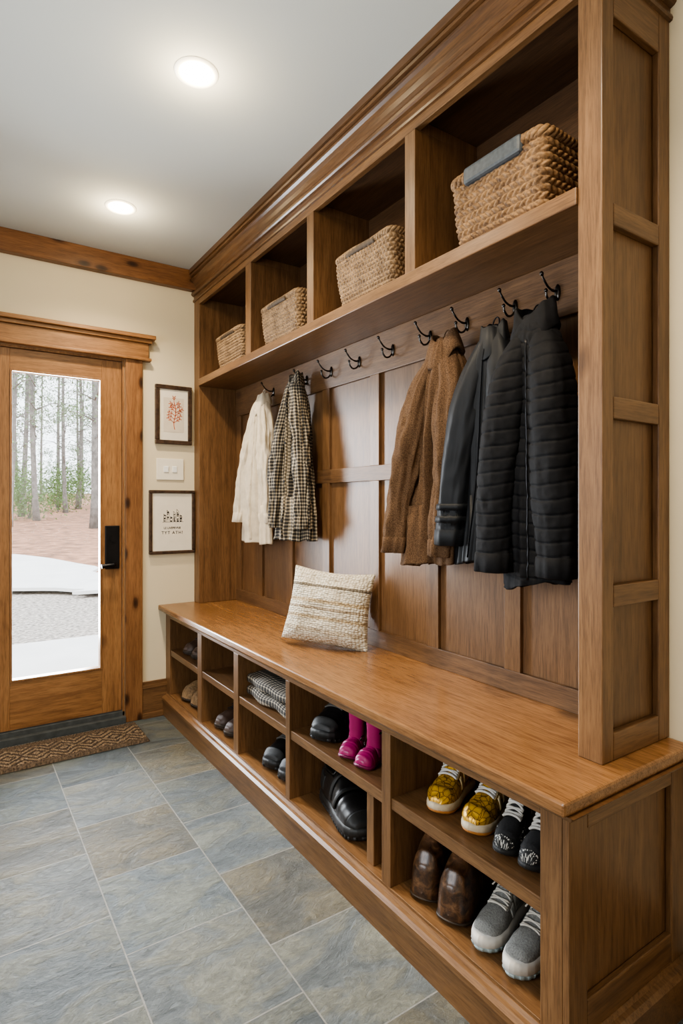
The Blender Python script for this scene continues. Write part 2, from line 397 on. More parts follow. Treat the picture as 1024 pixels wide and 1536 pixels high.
def baseboard(name, a, b2, axis, mat):
    if axis == 'x': bl = [(a, b2, YW - .018, YW, 0, .17), (a, b2, YW - .026, YW, .17, .19), (a, b2, YW - .014, YW, .19, .205), (a, b2, YW - .03, YW, 0, .03)]
    else: bl = [(XW - .018, XW, a, b2, 0, .17), (XW - .026, XW, a, b2, .17, .19), (XW - .014, XW, a, b2, .19, .205), (XW - .03, XW, a, b2, 0, .03)]
    boxes(name, bl, mat, kind='structure')
baseboard('baseboard_back', 0.892, 1.03, 'x', wood_x)
baseboard('baseboard_right', YR, YC - .03, 'y', wood_y)
boxes('trim_2', [(0.80, 0.892, YW - .025, YW, 0, 2.035)], knot_z, kind='structure', bevel=0.003)
boxes('trim_3', [(0.035, 0.125, YW - .025, YW, 0, 2.035)], knot_z, kind='structure', bevel=0.003)
boxes('trim_4', [(0.0, 0.925, YW - .03, YW, 2.035, 2.13), (-0.015, 0.938, YW - .045, YW, 2.03, 2.045), (-0.02, 0.942, YW - .045, YW, 2.13, 2.15), (-0.035, 0.957, YW - .065, YW, 2.15, 2.172)], door_x, kind='structure', bevel=0.003)
door = empty('door_1', (0.46, YW + .03, 0), kind='structure', label='knotty fir glass entry door with dark hardware')
dO = (0.46, YW + .03, 0)
y0, y1 = YW + .012, YW + .055
boxes('door_frame', [(DX0, DX0 + .012, YW, YW + .12, 0, DZ1), (DX1 - .012, DX1, YW, YW + .12, 0, DZ1), (DX0 + .012, DX1 - .012, YW, YW + .12, DZ1 - .012, DZ1)], door_z, door, dO)
boxes('door_stile', [(DX0 + .014, 0.24, y0, y1, .065, DZ1 - .015)], door_z, door, dO)
boxes('door_stile', [(0.682, DX1 - .014, y0, y1, .065, DZ1 - .015)], door_z, door, dO)
boxes('door_rail', [(0.24, 0.682, y0, y1, 1.91, DZ1 - .015)], door_x, door, dO)
boxes('door_rail', [(0.24, 0.682, y0, y1, .065, .31)], door_x, door, dO)
boxes('glazing_bead', [(0.24, 0.25, y0 - .006, y1, .31, 1.91), (0.672, 0.682, y0 - .006, y1, .31, 1.91), (0.25, 0.672, y0 - .006, y1, .31, .32), (0.25, 0.672, y0 - .006, y1, 1.90, 1.91)], door_z, door, dO)
boxes('glass_pane', (0.25, 0.672, YW + .03, YW + .036, .32, 1.90), glass_m, door, dO, bevel=0)
boxes('door_sill', [(DX0, DX1, YW - .03, YW + .12, 0, .035), (DX0, DX1, YW + .0, YW + .08, .035, .06)], threshold_m, door, dO)
h = empty('door_handle', (0, 0, 0)); h.parent = door
boxes('handle_plate', (0.696, 0.772, y0 - .016, y0, .86, 1.10), black_metal, h, dO, bevel=.004)
g1 = tube(smoothpath([(0.738, y0 - .01, .885), (0.738, y0 - .05, .885), (0.72, y0 - .055, .885), (0.69, y0 - .055, .882), (0.670, y0 - .055, .880)]), 0.012, 12)
g2 = tube([(0.738, y0 - .012, 1.03), (0.738, y0 - .022, 1.03)], 0.018, 18)
mk('handle_lever', *g1, black_metal, h, dO, smooth=True)
mk('deadbolt_turn', *g2, black_metal, h, dO)

# ------------------------------------------------------------------ upper shelf cabinet
o = (1.34, 2.0, ZB); up = empty('open_shelf_cabinet', o, category='cabinet', label='tall built-in wooden hall cabinet with four open cubbies and crown molding')
ZS0, ZS1, ZO = 1.912, 1.953, 2.395
dv = [(2.584, 2.645), (1.994, 2.047), (1.38, 1.429)]
boxes('corner_post', [(XU, XU + .045, YE, .811, ZB, 2.46)], wood_z, up, o, bevel=.003)
boxes('side_panel', [(XU + .045, XW, YE + .018, .790, ZB, 2.46)], wood_p, up, o)
boxes('side_stile', (XW - .05, XW, YE, YE + .018, ZB, 2.46), wood_z, up, o, bevel=.003)
for (a, b2) in ((ZB, .70), (.985, 1.035), (1.415, 1.465), (1.855, 1.905), (2.33, 2.46)):
    boxes('side_rail', (XU + .045, XW - .05, YE, YE + .018, a, b2), wood_x, up, o, bevel=.003)
boxes('side_panel', (XU, XW, YW - .085, YW - .001, ZB, 2.46), wood_z, up, o, bevel=.003)
boxes('shelf', (XU - .006, XW, .811, YW - .085, ZS0, ZS1), wood_y, up, o, bevel=.003)
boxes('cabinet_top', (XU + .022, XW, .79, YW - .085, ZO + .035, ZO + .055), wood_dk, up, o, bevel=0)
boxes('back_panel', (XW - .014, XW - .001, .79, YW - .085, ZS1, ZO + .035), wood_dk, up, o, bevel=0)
for (a, b2) in dv:
    boxes('divider', [(XU, XW - .014, a, b2, ZS1, ZO), (XU + .022, XW - .014, a, b2, ZO, ZO + .035)], wood_z, up, o, bevel=.0015)
boxes('top_rail', (XU, XU + .022, .811, YW - .085, ZO, 2.46), wood_y, up, o, bevel=.002)
prof = [(0.0, 2.424), (.007, 2.426), (.009, 2.433), (.007, 2.440), (.002, 2.443), (.002, 2.458), (.012, 2.461), (.017, 2.466), (.019, 2.474), (.016, 2.481), (.009, 2.484), (.009, 2.492), (.011, 2.504), (.016, 2.519), (.025, 2.532), (.034, 2.539), (.034, 2.547), (.030, 2.549), (.030, 2.553), (.041, 2.556), (.045, 2.562), (.041, 2.568), (.036, 2.570), (.047, 2.573), (.047, 2.599), (0.0, 2.599)]
sweep_corner('crown_molding', prof, XU, YE, YW - .001, XW, wood_c, up, o)

# ------------------------------------------------------------------ back panelling
XP = 1.447
o = (1.46, 2.0, ZB); bp = empty('wall_panelling', o, category='wall panelling', label='stained wooden board panelling with recessed squares behind the coats')
boxes('panel_board', (XP, XW - .001, .791, YW - .086, ZB, ZS0), wood_p, bp, o, bevel=0)
ys = [3.261, 2.97, 2.62, 2.273, 1.90, 1.554, 1.195, .83]
for y in ys:
    w = .031
    for (a, b2) in ((.705, 1.316), (1.378, 1.75)):
        boxes('panel_stile', (XP - .014, XP, y - w, y + w, a, b2), wood_z, bp, o, bevel=.0015)
boxes('hook_rail', (XP - .016, XP, .791, YW - .086, 1.75, ZS0), wood_r, bp, o, bevel=.002)
boxes('panel_rail', (XP - .014, XP, .791, YW - .086, 1.316, 1.378), wood_r, bp, o, bevel=.0015)
boxes('panel_rail', (XP - .014, XP, .791, YW - .086, ZB, .705), wood_r, bp, o, bevel=.0015)

# ------------------------------------------------------------------ bench top
V, F = boxgeo([(XB, XW - .001, YB, YW - .001, ZB - .030, ZB)])
bt = mk('bench_top', V, F, bench_m, None, (1.24, 2.0, ZB - .03), bevel=.006, category='bench', label='long polished wooden bench seat above the shoe cubbies')

# ------------------------------------------------------------------ lower shoe cabinet
o = (1.25, 2.0, 0); lc = empty('shoe_cabinet', o, category='cabinet', label='built-in wooden bench base with two rows of open shoe cubbies')
ZF, ZM0, ZM1, ZT = .13, .352, .385, .565
ZU = ZB - .031
ld = [(2.795, 2.852), (2.347, 2.397), (1.883, 1.914), (1.290, 1.330)]
boxes('cabinet_floor', (XC, XW - .002, .785, YW - .002, ZF - .02, ZF), wood_y, lc, o, bevel=.001)
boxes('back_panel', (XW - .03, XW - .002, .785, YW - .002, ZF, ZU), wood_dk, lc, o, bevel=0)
boxes('face_stile', (XC, XC + .05, YC + .0165, .785, 0.0, ZU), wood_z, lc, o, bevel=.0015)
boxes('side_panel', (XC + .05, XW - .002, YC + .0165, .785, 0.0, ZU), wood_p, lc, o, bevel=0)
boxes('side_stile', (XC, XC + .062, YC, YC + .016, 0.0, ZU), wood_z, lc, o, bevel=.002)
boxes('side_stile', (XW - .06, XW - .002, YC, YC + .016, 0.0, ZU), wood_z, lc, o, bevel=.003)
boxes('side_rail', (XC + .062, XW - .06, YC, YC + .016, ZB - .09, ZU), wood_x, lc, o, bevel=.003)
boxes('side_rail', (XC + .062, XW - .06, YC, YC + .016, .0, .19), wood_x, lc, o, bevel=.003)
boxes('face_stile', (XC, XW - .03, 3.30, YW - .002, ZF, ZU), wood_z, lc, o, bevel=.002)
for (a, b2) in ld:
    boxes('divider', (XC, XW - .03, a, b2, ZF, ZT), wood_z, lc, o, bevel=.0015)
boxes('divider', (XC + .02, XW - .03, 1.395, 1.43, ZF, ZM0), wood_z, lc, o, bevel=.002)
boxes('top_rail', (XC, XC + .03, .785, 3.30, ZT, ZU), wood_y, lc, o, bevel=.0015)
sweep_corner('bench_molding', [(0.0, ZB - .055), (.012, ZB - .05), (.018, ZB - .036), (.03, ZB - .031), (0, ZB - .031)], XC, YC, YW - .002, XW - .002, wood_c, lc, o)
cells = [.785] + [v for p in reversed(ld) for v in p] + [3.30]
for i in range(0, 10, 2):
    boxes('shelf', (XC + .004, XW - .03, cells[i], cells[i + 1], ZM0, ZM1), wood_y, lc, o, bevel=.002)
sweep_corner('base_molding', [(.022, 0.0), (.022, .085), (.028, .09), (.028, .104), (.018, .112), (.008, .114), (.002, .122), (-.01, .122)], XC, YC, YW - .002, XW - .002, wood_y, lc, o)

# ------------------------------------------------------------------ recessed lights
def can(y, x=.647):
    r = empty('recessed_light', (x, y, CZ - .001), category='ceiling light', label='round white recessed downlight glowing warm in the ceiling', group='recessed ceiling lights')
    n = 40; rings = []
    for (rad, z) in ((.052, .0), (.056, -.004), (.064, -.005), (.070, .0)):
        rings.append([(rad * math.cos(2 * pi * k / n), rad * math.sin(2 * pi * k / n), z) for k in range(n)])
    mk('light_trim', *ringgrid(rings, True, False, False), trim_white, r, smooth=True)
    V = [(.052 * math.cos(2 * pi * k / n), .052 * math.sin(2 * pi * k / n), -.002) for k in range(n)]
    V += [(.030 * math.cos(2 * pi * k / n), .030 * math.sin(2 * pi * k / n), -.012) for k in range(n)]
    F = [[k, (k + 1) % n, n + (k + 1) % n, n + k] for k in range(n)] + [[n + k for k in range(n)]]
    mk('light_lens', V, F, lens_m, r, smooth=True)
    L = bpy.data.lights.new('downlight_beam', 'SPOT'); L.energy = 112; L.color = (1.0, .84, .63); L.spot_size = math.radians(134); L.spot_blend = 0.9; L.shadow_soft_size = .045
    lo = bpy.data.objects.new('downlight_beam', L); C.objects.link(lo); lo.parent = r; lo.location = (0, 0, -.02)
    L = bpy.data.lights.new('downlight_glow', 'POINT'); L.energy = 4.6; L.color = (1.0, .80, .50); L.shadow_soft_size = .05
    lo = bpy.data.objects.new('downlight_glow', L); C.objects.link(lo); lo.parent = r; lo.location = (0, 0, -.10)
can(1.80); can(2.81); can(.75)

# ------------------------------------------------------------------ pictures & switch
def picture(x0, x1, z0, z1, fw, label, art):
    o = ((x0 + x1) / 2, YW - .001, z0)
    r = empty('picture_frame', o, category='picture', label=label)
    y0 = YW - .024
    boxes('frame_molding', [(x0, x1, y0, YW - .001, z0, z0 + fw), (x0, x1, y0, YW - .001, z1 - fw, z1), (x0, x0 + fw, y0, YW - .001, z0 + fw, z1 - fw), (x1 - fw, x1, y0, YW - .001, z0 + fw, z1 - fw)], frame_dark, r, o, bevel=.004)
    i = fw - .006
    boxes('mat_board', (x0 + i, x1 - i, YW - .014, YW - .008, z0 + i, z1 - i), paper_m, r, o, bevel=0)
    art(r, o, x0, x1, z0, z1, YW - .0148)
def strokes(segs, y, w):
    V, F = [], []
    for (a, b2, w0) in segs:
        d = (Vector(b2) - Vector(a))
        if d.length < 1e-6: continue
        nrm = Vector((-d.y, d.x)).normalized() * w0 * w
        n = len(V)
        for p in (Vector(a) + nrm, Vector(b2) + nrm, Vector(b2) - nrm, Vector(a) - nrm): V.append((p.x, y, p.y))
        F.append([n, n + 1, n + 2, n + 3])
    return V, F
def art1(r, o, x0, x1, z0, z1, y):
    rnd = random.Random(3); segs = []
    cx, cz = (x0 + x1) / 2, (z0 + z1) / 2
    V, F = boxgeo([(cx - .060, cx + .060, y - .0004, y + .0002, cz - .10, cz + .10)])
    mk('art_sheet', V, F, plain('pale_sheet', (.62, .54, .43), .8, namt=.04), r, o)
    bx, bz = cx + .006, cz - .085
    pts = [(bx - .006 * math.sin(k * .9), bz + .020 * k) for k in range(9)]
    for a, b2 in zip(pts, pts[1:]): segs.append((a, b2, 1.3))
    for k in range(2, 9):
        q = pts[k]; l = (.048 if k < 6 else .032)
        for sg in ((1, -1) if k < 8 else (0,)):
            a = pi / 2 + sg * (.95 + rnd.uniform(-.15, .15))
            m_ = (q[0] + math.cos(a) * l, q[1] + math.sin(a) * l); segs.append((q, m_, 1.0))
            for s_ in (.45, .8):
                e = (q[0] + (m_[0] - q[0]) * s_, q[1] + (m_[1] - q[1]) * s_)
                for sg2 in (1, -1):
                    a2 = a + sg2 * .7; f2 = (e[0] + math.cos(a2) * .012, e[1] + math.sin(a2) * .012)
                    segs.append((e, f2, .9)); segs.append(((f2[0] - .002, f2[1]), (f2[0] + .002, f2[1]), 1.8))
    V, F = strokes(segs, y - .001, .0016)
    mk('coral_drawing', V, F, coral_m, r, o)
def textmesh(s, size, loc, mat, parent, o, name, sp=1.0):
    cu = bpy.data.curves.new(name, 'FONT'); cu.body = s; cu.size = size; cu.align_x = 'CENTER'; cu.offset = .0003; cu.space_character = sp
    t = bpy.data.objects.new(name, cu); C.objects.link(t)
    bpy.context.view_layer.update()
    me = bpy.data.meshes.new_from_object(t.evaluated_get(bpy.context.evaluated_depsgraph_get()))
    bpy.data.objects.remove(t)
    me.materials.clear(); me.materials.append(mat)
    ob = bpy.data.objects.new(name, me); C.objects.link(ob); ob.parent = parent
    ob.location = (loc[0] - o[0], loc[1] - o[1], loc[2] - o[2]); ob.rotation_euler = (pi / 2, 0, 0)
def art2(r, o, x0, x1, z0, z1, y):
    rnd = random.Random(11); segs = []; cx = (x0 + x1) / 2; cz = (z0 + z1) / 2
    for k in range(6):
        bx = cx - .050 + .019 * k; bz = cz + .002; hh = (.045, .068, .030, .060, .072, .040)[k]
        segs += [((bx, bz), (bx, bz + hh), .8), ((bx + .012, bz), (bx + .012, bz + hh * .8), .8), ((bx, bz + hh), (bx + .012, bz + hh * .8), .8)]
        for j in range(7):
            z = bz + hh * rnd.random() * .8; l = rnd.uniform(.003, .009)
            segs.append(((bx + .002, z), (bx + .002 + l, z + rnd.uniform(-.003, .003)), rnd.uniform(1.5, 4)))
    segs.append(((cx - .058, cz), (cx + .066, cz), .8))
    V, F = strokes(segs, y, .0011)
    mk('plant_sketch', V, F, ink_m, r, o)
    textmesh('LE LIVEPEVRIE', .0165, (cx, y, cz - .040), ink_m, r, o, 'print_lettering')
    textmesh('TYT ATH!', .024, (cx, y, cz - .070), ink_m, r, o, 'print_lettering', 1.25)
picture(.965, 1.180, 1.568, 1.912, .024, 'dark wood framed red coral botanical print on cream wall', art1)
picture(.930, 1.198, .93, 1.30, .018, 'dark framed line drawing print with small lettering', art2)
o = (1.055, YW - .001, 1.36); sw = empty('light_switch', o, category='light switch', label='ivory two-gang rocker light switch plate on the wall')
boxes('switch_plate', (.975, 1.135, YW - .008, YW - .001, 1.36, 1.485), white_plastic, sw, o, bevel=.003)
for x in (1.03, 1.08):
    boxes('rocker', (x - .014, x + .014, YW - .013, YW - .007, 1.405, 1.44), trim_white, sw, o, bevel=.002)

# ------------------------------------------------------------------ rug
nx, ny = 160, 44; V, F, U = [], [], []
rx0, rx1, ry0, ry1 = -.25, .84, 3.02, 3.31
for j in range(ny + 1):
    for i in range(nx + 1):
        x = rx0 + (rx1 - rx0) * i / nx; y = ry0 + (ry1 - ry0) * j / ny
        e = 0 if (i in (0, nx) or j in (0, ny)) else 1
        V.append((x + (.003 * math.sin(j * 1.9) if i == nx else 0), y, .003 + e * (.010 + .004 * ((i + j) % 2)))); U.append((x - rx0, y - ry0))
for j in range(ny):
    for i in range(nx):
        a = j * (nx + 1) + i; F.append([a, a + 1, a + nx + 2, a + nx + 1])
mk('door_mat', V, F, rug_m, None, (.29, 3.17, 0), uvs=U, category='rug', label='dark brown and tan coarse woven door mat with zigzag pattern')

# ------------------------------------------------------------------ pillow
def pillow():
    n = 60; W, H, T = .192, .158, .082; V, F, U = [], [], []
    for side in (1, -1):
        for j in range(n + 1):
            for i in range(n + 1):
                u = -1 + 2 * i / n; v = -1 + 2 * j / n
                rc_ = 1 - .03 * (abs(u) * abs(v)) ** 5
                pin = (1 - .10 * (1 - v * v) * abs(u) ** 3 - .03 * v) * rc_; piv = (1 - (.13 if v > 0 else .04) * (1 - u * u) * abs(v) ** 3) * rc_
                t = T * ((1 - abs(u) ** 2.7) * (1 - abs(v) ** 2.7)) ** .68 * (1 - .20 * v)
                x = u * W * pin; z = v * H * piv
                fade = (1 - max(abs(u), abs(v)) ** 6)
                wr = .018 * noise.noise(Vector((u * 1.8, v * 1.8, side * 3))) * fade
                wr += .005 * noise.noise(Vector((u * 5, v * 5, side * 7))) * fade
                rib = .0016 * math.sin(v * 64) * fade
                V.append((x, -side * (t + wr + rib), z + H)); U.append(((u + 1) / 2, (v + 1) / 2))
    m = (n + 1) ** 2
    for s in range(2):
        for j in range(n):
            for i in range(n):
                a = s * m + j * (n + 1) + i; F.append([a, a + 1, a + n + 2, a + n + 1])
    ang = math.atan2(-.317, .21)
    r = mk('throw_pillow', V, F, pillow_m, None, (0, 0, 0), smooth=True, uvs=U, loc=(1.248, 2.000, ZB + .008), rot=(math.radians(-13), math.radians(4), ang),
       category='cushion', label='cream chunky knitted throw pillow with tan stripes on bench')
    bm = bmesh.new(); bm.from_mesh(r.data); bmesh.ops.remove_doubles(bm, verts=bm.verts, dist=.0004); bmesh.ops.recalc_face_normals(bm, faces=bm.faces); bm.to_mesh(r.data); bm.free()
pillow()

# ------------------------------------------------------------------ hooks
def hook(y):
    z = 1.82; x = XP - .016
    r = empty('coat_hook', (x, y, z), category='coat hook', label='dark metal double coat hook screwed to wooden rail', group='coat hooks on the rail')
    n = 20; rings = []
    for (rr, xx) in ((.0095, 0), (.0095, -.003), (.0070, -.006), (.003, -.007)):
        rings.append([(xx, rr * math.cos(2 * pi * k / n), .002 + 2.5 * rr * math.sin(2 * pi * k / n)) for k in range(n)])
    mk('hook_plate', *ringgrid(rings), hook_metal, r, smooth=True)
    g = tube(smoothpath([(-.003, 0, .006), (-.022, 0, .003), (-.045, 0, .010), (-.064, 0, .028), (-.071, 0, .039)]), [.0038] * 8 + [.0031] * 10 + [.0026] * 7, 10)
    k1 = tube([(-.068, 0, .035), (-.072, 0, .040), (-.076, 0, .045)], [.003, .0060, .0035], 12)
    mk('hook_arm', *merge(g, k1), hook_metal, r, smooth=True)
    g = tube(smoothpath([(-.003, 0, -.010), (-.018, 0, -.026), (-.036, 0, -.030), (-.050, 0, -.018), (-.054, 0, -.004)]), .0034, 10)
    k1 = tube([(-.054, 0, -.008), (-.054, 0, -.003), (-.053, 0, .002)], [.003, .0060, .0035], 12)
    mk('lower_prong', *merge(g, k1), hook_metal, r, smooth=True)
for y in (2.79, 2.44, 2.22, 2.00, 1.775, 1.56, 1.38, 1.18, 1.03, .87): hook(y)

# ------------------------------------------------------------------ garments
def nz(x, y, z): return noise.noise(Vector((x, y, z)))
def garment(name, label, mat, hx, hy, top, L, prof, skew, seed, fold=.03, quilt=0, sl=.66, sr=.048, collar=.03, flare=1.25, fx=(-.045, -.02), bands=0, buttons=None, btnmat=None, placket=True, sy=(0, 0), hang=0.0, ripple=1.0):
    r = empty(name, (hx, hy, top), category='coat', label=label)
    n = 120; m = 120 if not quilt else int(L / quilt * 14)
    def qf(z, amp):
        if not quilt: return 0
        s = abs(math.sin(pi * z / quilt)); return amp * (1 - math.exp(-s * 5.0))
    def pt(t, th, off=0):
        hw, hd = cr_prof(prof, t); s, c = math.sin(th), math.cos(th)
        A = fold * min(1, .1 + 1.6 * t)
        d = A * (nz(c * 1.3 + seed, s * 1.3, t * 1.1) + .7 * nz(c * 3.4, s * 3.4 + seed, t * 1.2) + .35 * nz(c * 7, s * 7, t * 2.0 + seed) + .16 * ripple * nz(c * 3, s * 3 + t * 4, t * 12 + seed))
        d += qf(t * L + .010 * c + .014 * s + .008 * nz(c * 2, s * 2, t * 5), .0040) * min(1, t * 8)
        if quilt: d += .0014 * nz(c * 14, s * 14, t * L * 50)
        d += off
        hang_ = -hang * max(0, t - .7) * s
        return (hd * c + d * c, hw * s + d * s + skew * t, -t * L + hang_ - .012 * max(0, t - .9) * 10 * nz(s * 2, c * 2, seed))
    rings = []; uvs = []
    for j in range(m + 1):
        t = j / m
        rings.append([pt(t, 2 * pi * k / n) for k in range(n)]); uvs += [(k / n * .75, t * L) for k in range(n)]
    for (off, dz) in ((-.006, 0), (-.01, .06), (-.012, .2)):
        rings.append([(p[0], p[1], p[2] + dz) for p in [pt(1.0, 2 * pi * k / n, off) for k in range(n)]]); uvs += [(k / n * .75, L - dz) for k in range(n)]
    V, F = ringgrid(rings, True, True, True)
    mk('coat_body', V, F, mat, r, smooth=True, uvs=uvs)
    for si, sgn in enumerate((1, -1)):
        W = lambda t: cr_prof(prof, t * sl / L)[0]
        f = fx[si]; e = sy[si]
        P = [(0, 0, sgn * .012, .022, .020), (.07, f * .15, sgn * W(.07) * .50, .036, .036), (.2, f * .45, sgn * (W(.2) - .028 + e * .3), sr * .92, sr * .95), (.38, f * .75, sgn * (W(.38) - .024 + e * .6), sr, sr * 1.05),
             (.65, f * 1.0, sgn * (W(.65) - .020 + e), sr * .88, sr * .98), (1, f * 1.25, sgn * (W(1) - .022 + e), sr * .72, sr * .84)]
        K = 110 if not quilt else int(sl / quilt * 14); n2 = 48; rings = []; uvs = []
        def sp(t, th, off=0):
            cx, cy, a, b2 = cr_prof(P, t); s, c = math.sin(th), math.cos(th); ss = seed + sgn * 5
            d = fold * .38 * min(1, t * 3) * (nz(c * 1.6 + ss, s * 1.6, t * 2.2) + .6 * ripple * nz(c * 2, s * 2 + ss, t * 7 + 1.5 * c) + .35 * ripple * nz(c * 3, s * 3, t * 18 + ss + 1.8 * s) + .4 * nz(c * 4 + ss, s * 4, t * 2))
            d += qf(t * sl + .012 * c + .008 * nz(c, s, t * 6), .0040) * min(1, t * 8) + off
            if quilt: d += .0014 * nz(c * 10, s * 10, t * sl * 50)
            return (cx + (a + d) * c, cy + skew * t * sl / L + (b2 + d) * s, -.012 - t * sl)
        for j in range(K + 1):
            t = j / K
            rings.append([sp(t, 2 * pi * k / n2) for k in range(n2)]); uvs += [(k / n2 * .30, t * sl) for k in range(n2)]
        V, F = ringgrid(rings, True, True, True)
        mk('sleeve', V, F, mat, r, smooth=True, uvs=uvs)
        rings = []; uvs = []
        cufs = [(.925, .0), (.93, .003), (.96, .004), (1.0, .003), (1.004, .0), (1.0, -.006), (.95, -.008)]
        if bands: cufs = [(.80, 0), (.803, .005), (.83, .005), (.833, 0), (.86, 0), (.863, .005), (.89, .005), (.893, 0)] + cufs
        for (t, off) in cufs:
            rings.append([sp(t, 2 * pi * k / n2, off) for k in range(n2)]); uvs += [(k / n2 * .30, t * sl) for k in range(n2)]
        mk('cuff', *ringgrid(rings, True, False, False), mat, r, smooth=True, uvs=uvs)
    rings = []; uvs = []; hw0, hd0 = cr_prof(prof, .035)
    for (s, z) in ((.95, -.07), (1.0, -.035), (.90, collar * .6), (.92, collar), (1.02, collar * .9), (flare, -.015), (flare * 1.14, -.045), (flare * 1.08, -.052), (1.0, -.045)):
        rg = []
        for k in range(48):
            th = 2 * pi * k / 48; fr = max(0, -math.cos(th)) ** 2; w_ = nz(math.cos(th) * 1.5, math.sin(th) * 1.5, seed + s * .6)
            rg.append((hd0 * s * math.cos(th) * (1.05 + .25 * w_), hw0 * s * math.sin(th) * (1.05 + .2 * w_), z + .02 * w_ - .06 * fr * (1 if s > 1.02 else .55)))
            uvs.append((k / 48 * .3, z))
        rings.append(rg)
    mk('collar', *ringgrid(rings, True, False, False), mat, r, smooth=True, uvs=uvs)
    if placket:
        P2 = [pt(.10 + .88 * i / 60, pi * 1.02, .002) for i in range(61)]
        V, F = tube(P2, .0028 if not buttons else .009, 8, flat=.35)
        mk('placket', V, F, mat if buttons else black_metal, r, smooth=True, uvs=[(v[1], v[2]) for v in V])
    if buttons:
        for i in range(buttons):
            p = Vector(pt(.18 + .7 * i / (buttons - 1), pi * 1.02, .008))
            mk('button', *tube([p, p + Vector((-.003, -.001, 0))], .006, 14), btnmat or dark_in, r)
    lp = [(math.cos(a) * .004 + .006, math.sin(a) * .012, .012 + .02 * math.cos(a)) for a in [2 * pi * k / 20 for k in range(20)]]
    mk('hanging_loop', *tube(lp, .0022, 6, closed=True), mat, r, smooth=True)
    return r
HX = 1.36
garment('linen_jacket', 'cream linen shirt jacket hanging limply from a coat hook', linen_m, HX, 2.78, 1.795, .78,
        [(0, .028, .025), (.05, .038, .034), (.14, .070, .042), (.3, .100, .048), (.6, .130, .05), (1, .165, .052)], .06, 3, fold=.055, sl=.66, sr=.036, collar=.012, buttons=6, btnmat=linen_m, sy=(0, 0))
garment('houndstooth_jacket', 'black and cream houndstooth wool jacket on hook', hound_m, HX, 2.425, 1.83, .78,
        [(0, .024, .024), (.05, .034, .032), (.14, .062, .044), (.3, .088, .050), (.6, .112, .054), (1, .136, .056)], -.005, 9, fold=.06, sl=.71, sr=.040, collar=.015, buttons=4)
garment('suede_coat', 'brown mottled suede-like tweed coat hanging from hook', boucle_m, HX - .005, 1.405, 1.765, .75,
        [(0, .032, .028), (.05, .050, .040), (.12, .080, .050), (.3, .094, .054), (.6, .106, .054), (1, .120, .054)], .075, 5, fold=.060, sl=.70, sr=.050, collar=.02, flare=1.35, placket=False, fx=(-.05, -.03), sy=(.018, 0), hang=.05, ripple=.6)
garment('rain_jacket', 'black smooth nylon rain jacket hanging from hook', nylon_m, HX - .022, 1.180, 1.745, .70,
        [(0, .028, .026), (.05, .042, .036), (.14, .064, .048), (.3, .075, .050), (.6, .085, .050), (1, .092, .050)], .062, 12, fold=.024, sl=.64, sr=.052, collar=.02, bands=1, flare=1.15, fx=(-.040, -.0), sy=(.014, 0), hang=.05, ripple=.5)
garment('puffer_jacket', 'matte black quilted puffer jacket hanging from hook', puff_m, HX - .035, 1.025, 1.735, .735,
        [(0, .034, .030), (.04, .054, .040), (.10, .074, .046), (.3, .083, .048), (.6, .091, .048), (1, .100, .048)], -.006, 21, fold=.018, quilt=.037, sl=.69, sr=.057, collar=.03, flare=1.1, fx=(-.050, -.03), sy=(.022, .01), hang=.06)

# ------------------------------------------------------------------ baskets
def rrect(cx, cy, hx, hy, rad, n):
    per = 4 * (hx + hy - 2 * rad) + 2 * pi * rad
    def at(s):
        s %= per
        parts = [('l', (cx + hx, cy - hy + rad), (0, 1), 2 * (hy - rad)), ('a', (cx + hx - rad, cy + hy - rad), 0), ('l', (cx + hx - rad, cy + hy), (-1, 0), 2 * (hx - rad)), ('a', (cx - hx + rad, cy + hy - rad), 1),
                 ('l', (cx - hx, cy + hy - rad), (0, -1), 2 * (hy - rad)), ('a', (cx - hx + rad, cy - hy + rad), 2), ('l', (cx - hx + rad, cy - hy), (1, 0), 2 * (hx - rad)), ('a', (cx + hx - rad, cy - hy + rad), 3)]
        for p in parts:
            L = p[3] if p[0] == 'l' else pi * rad / 2
            if s <= L + 1e-9:
                if p[0] == 'l': return (p[1][0] + p[2][0] * s, p[1][1] + p[2][1] * s, p[2][1], -p[2][0])
                a = p[2] * pi / 2 + s / rad
                return (p[1][0] + rad * math.cos(a), p[1][1] + rad * math.sin(a), math.cos(a), math.sin(a))
            s -= L
        return at(0)
    return [at(per * k / n) for k in range(n)], per
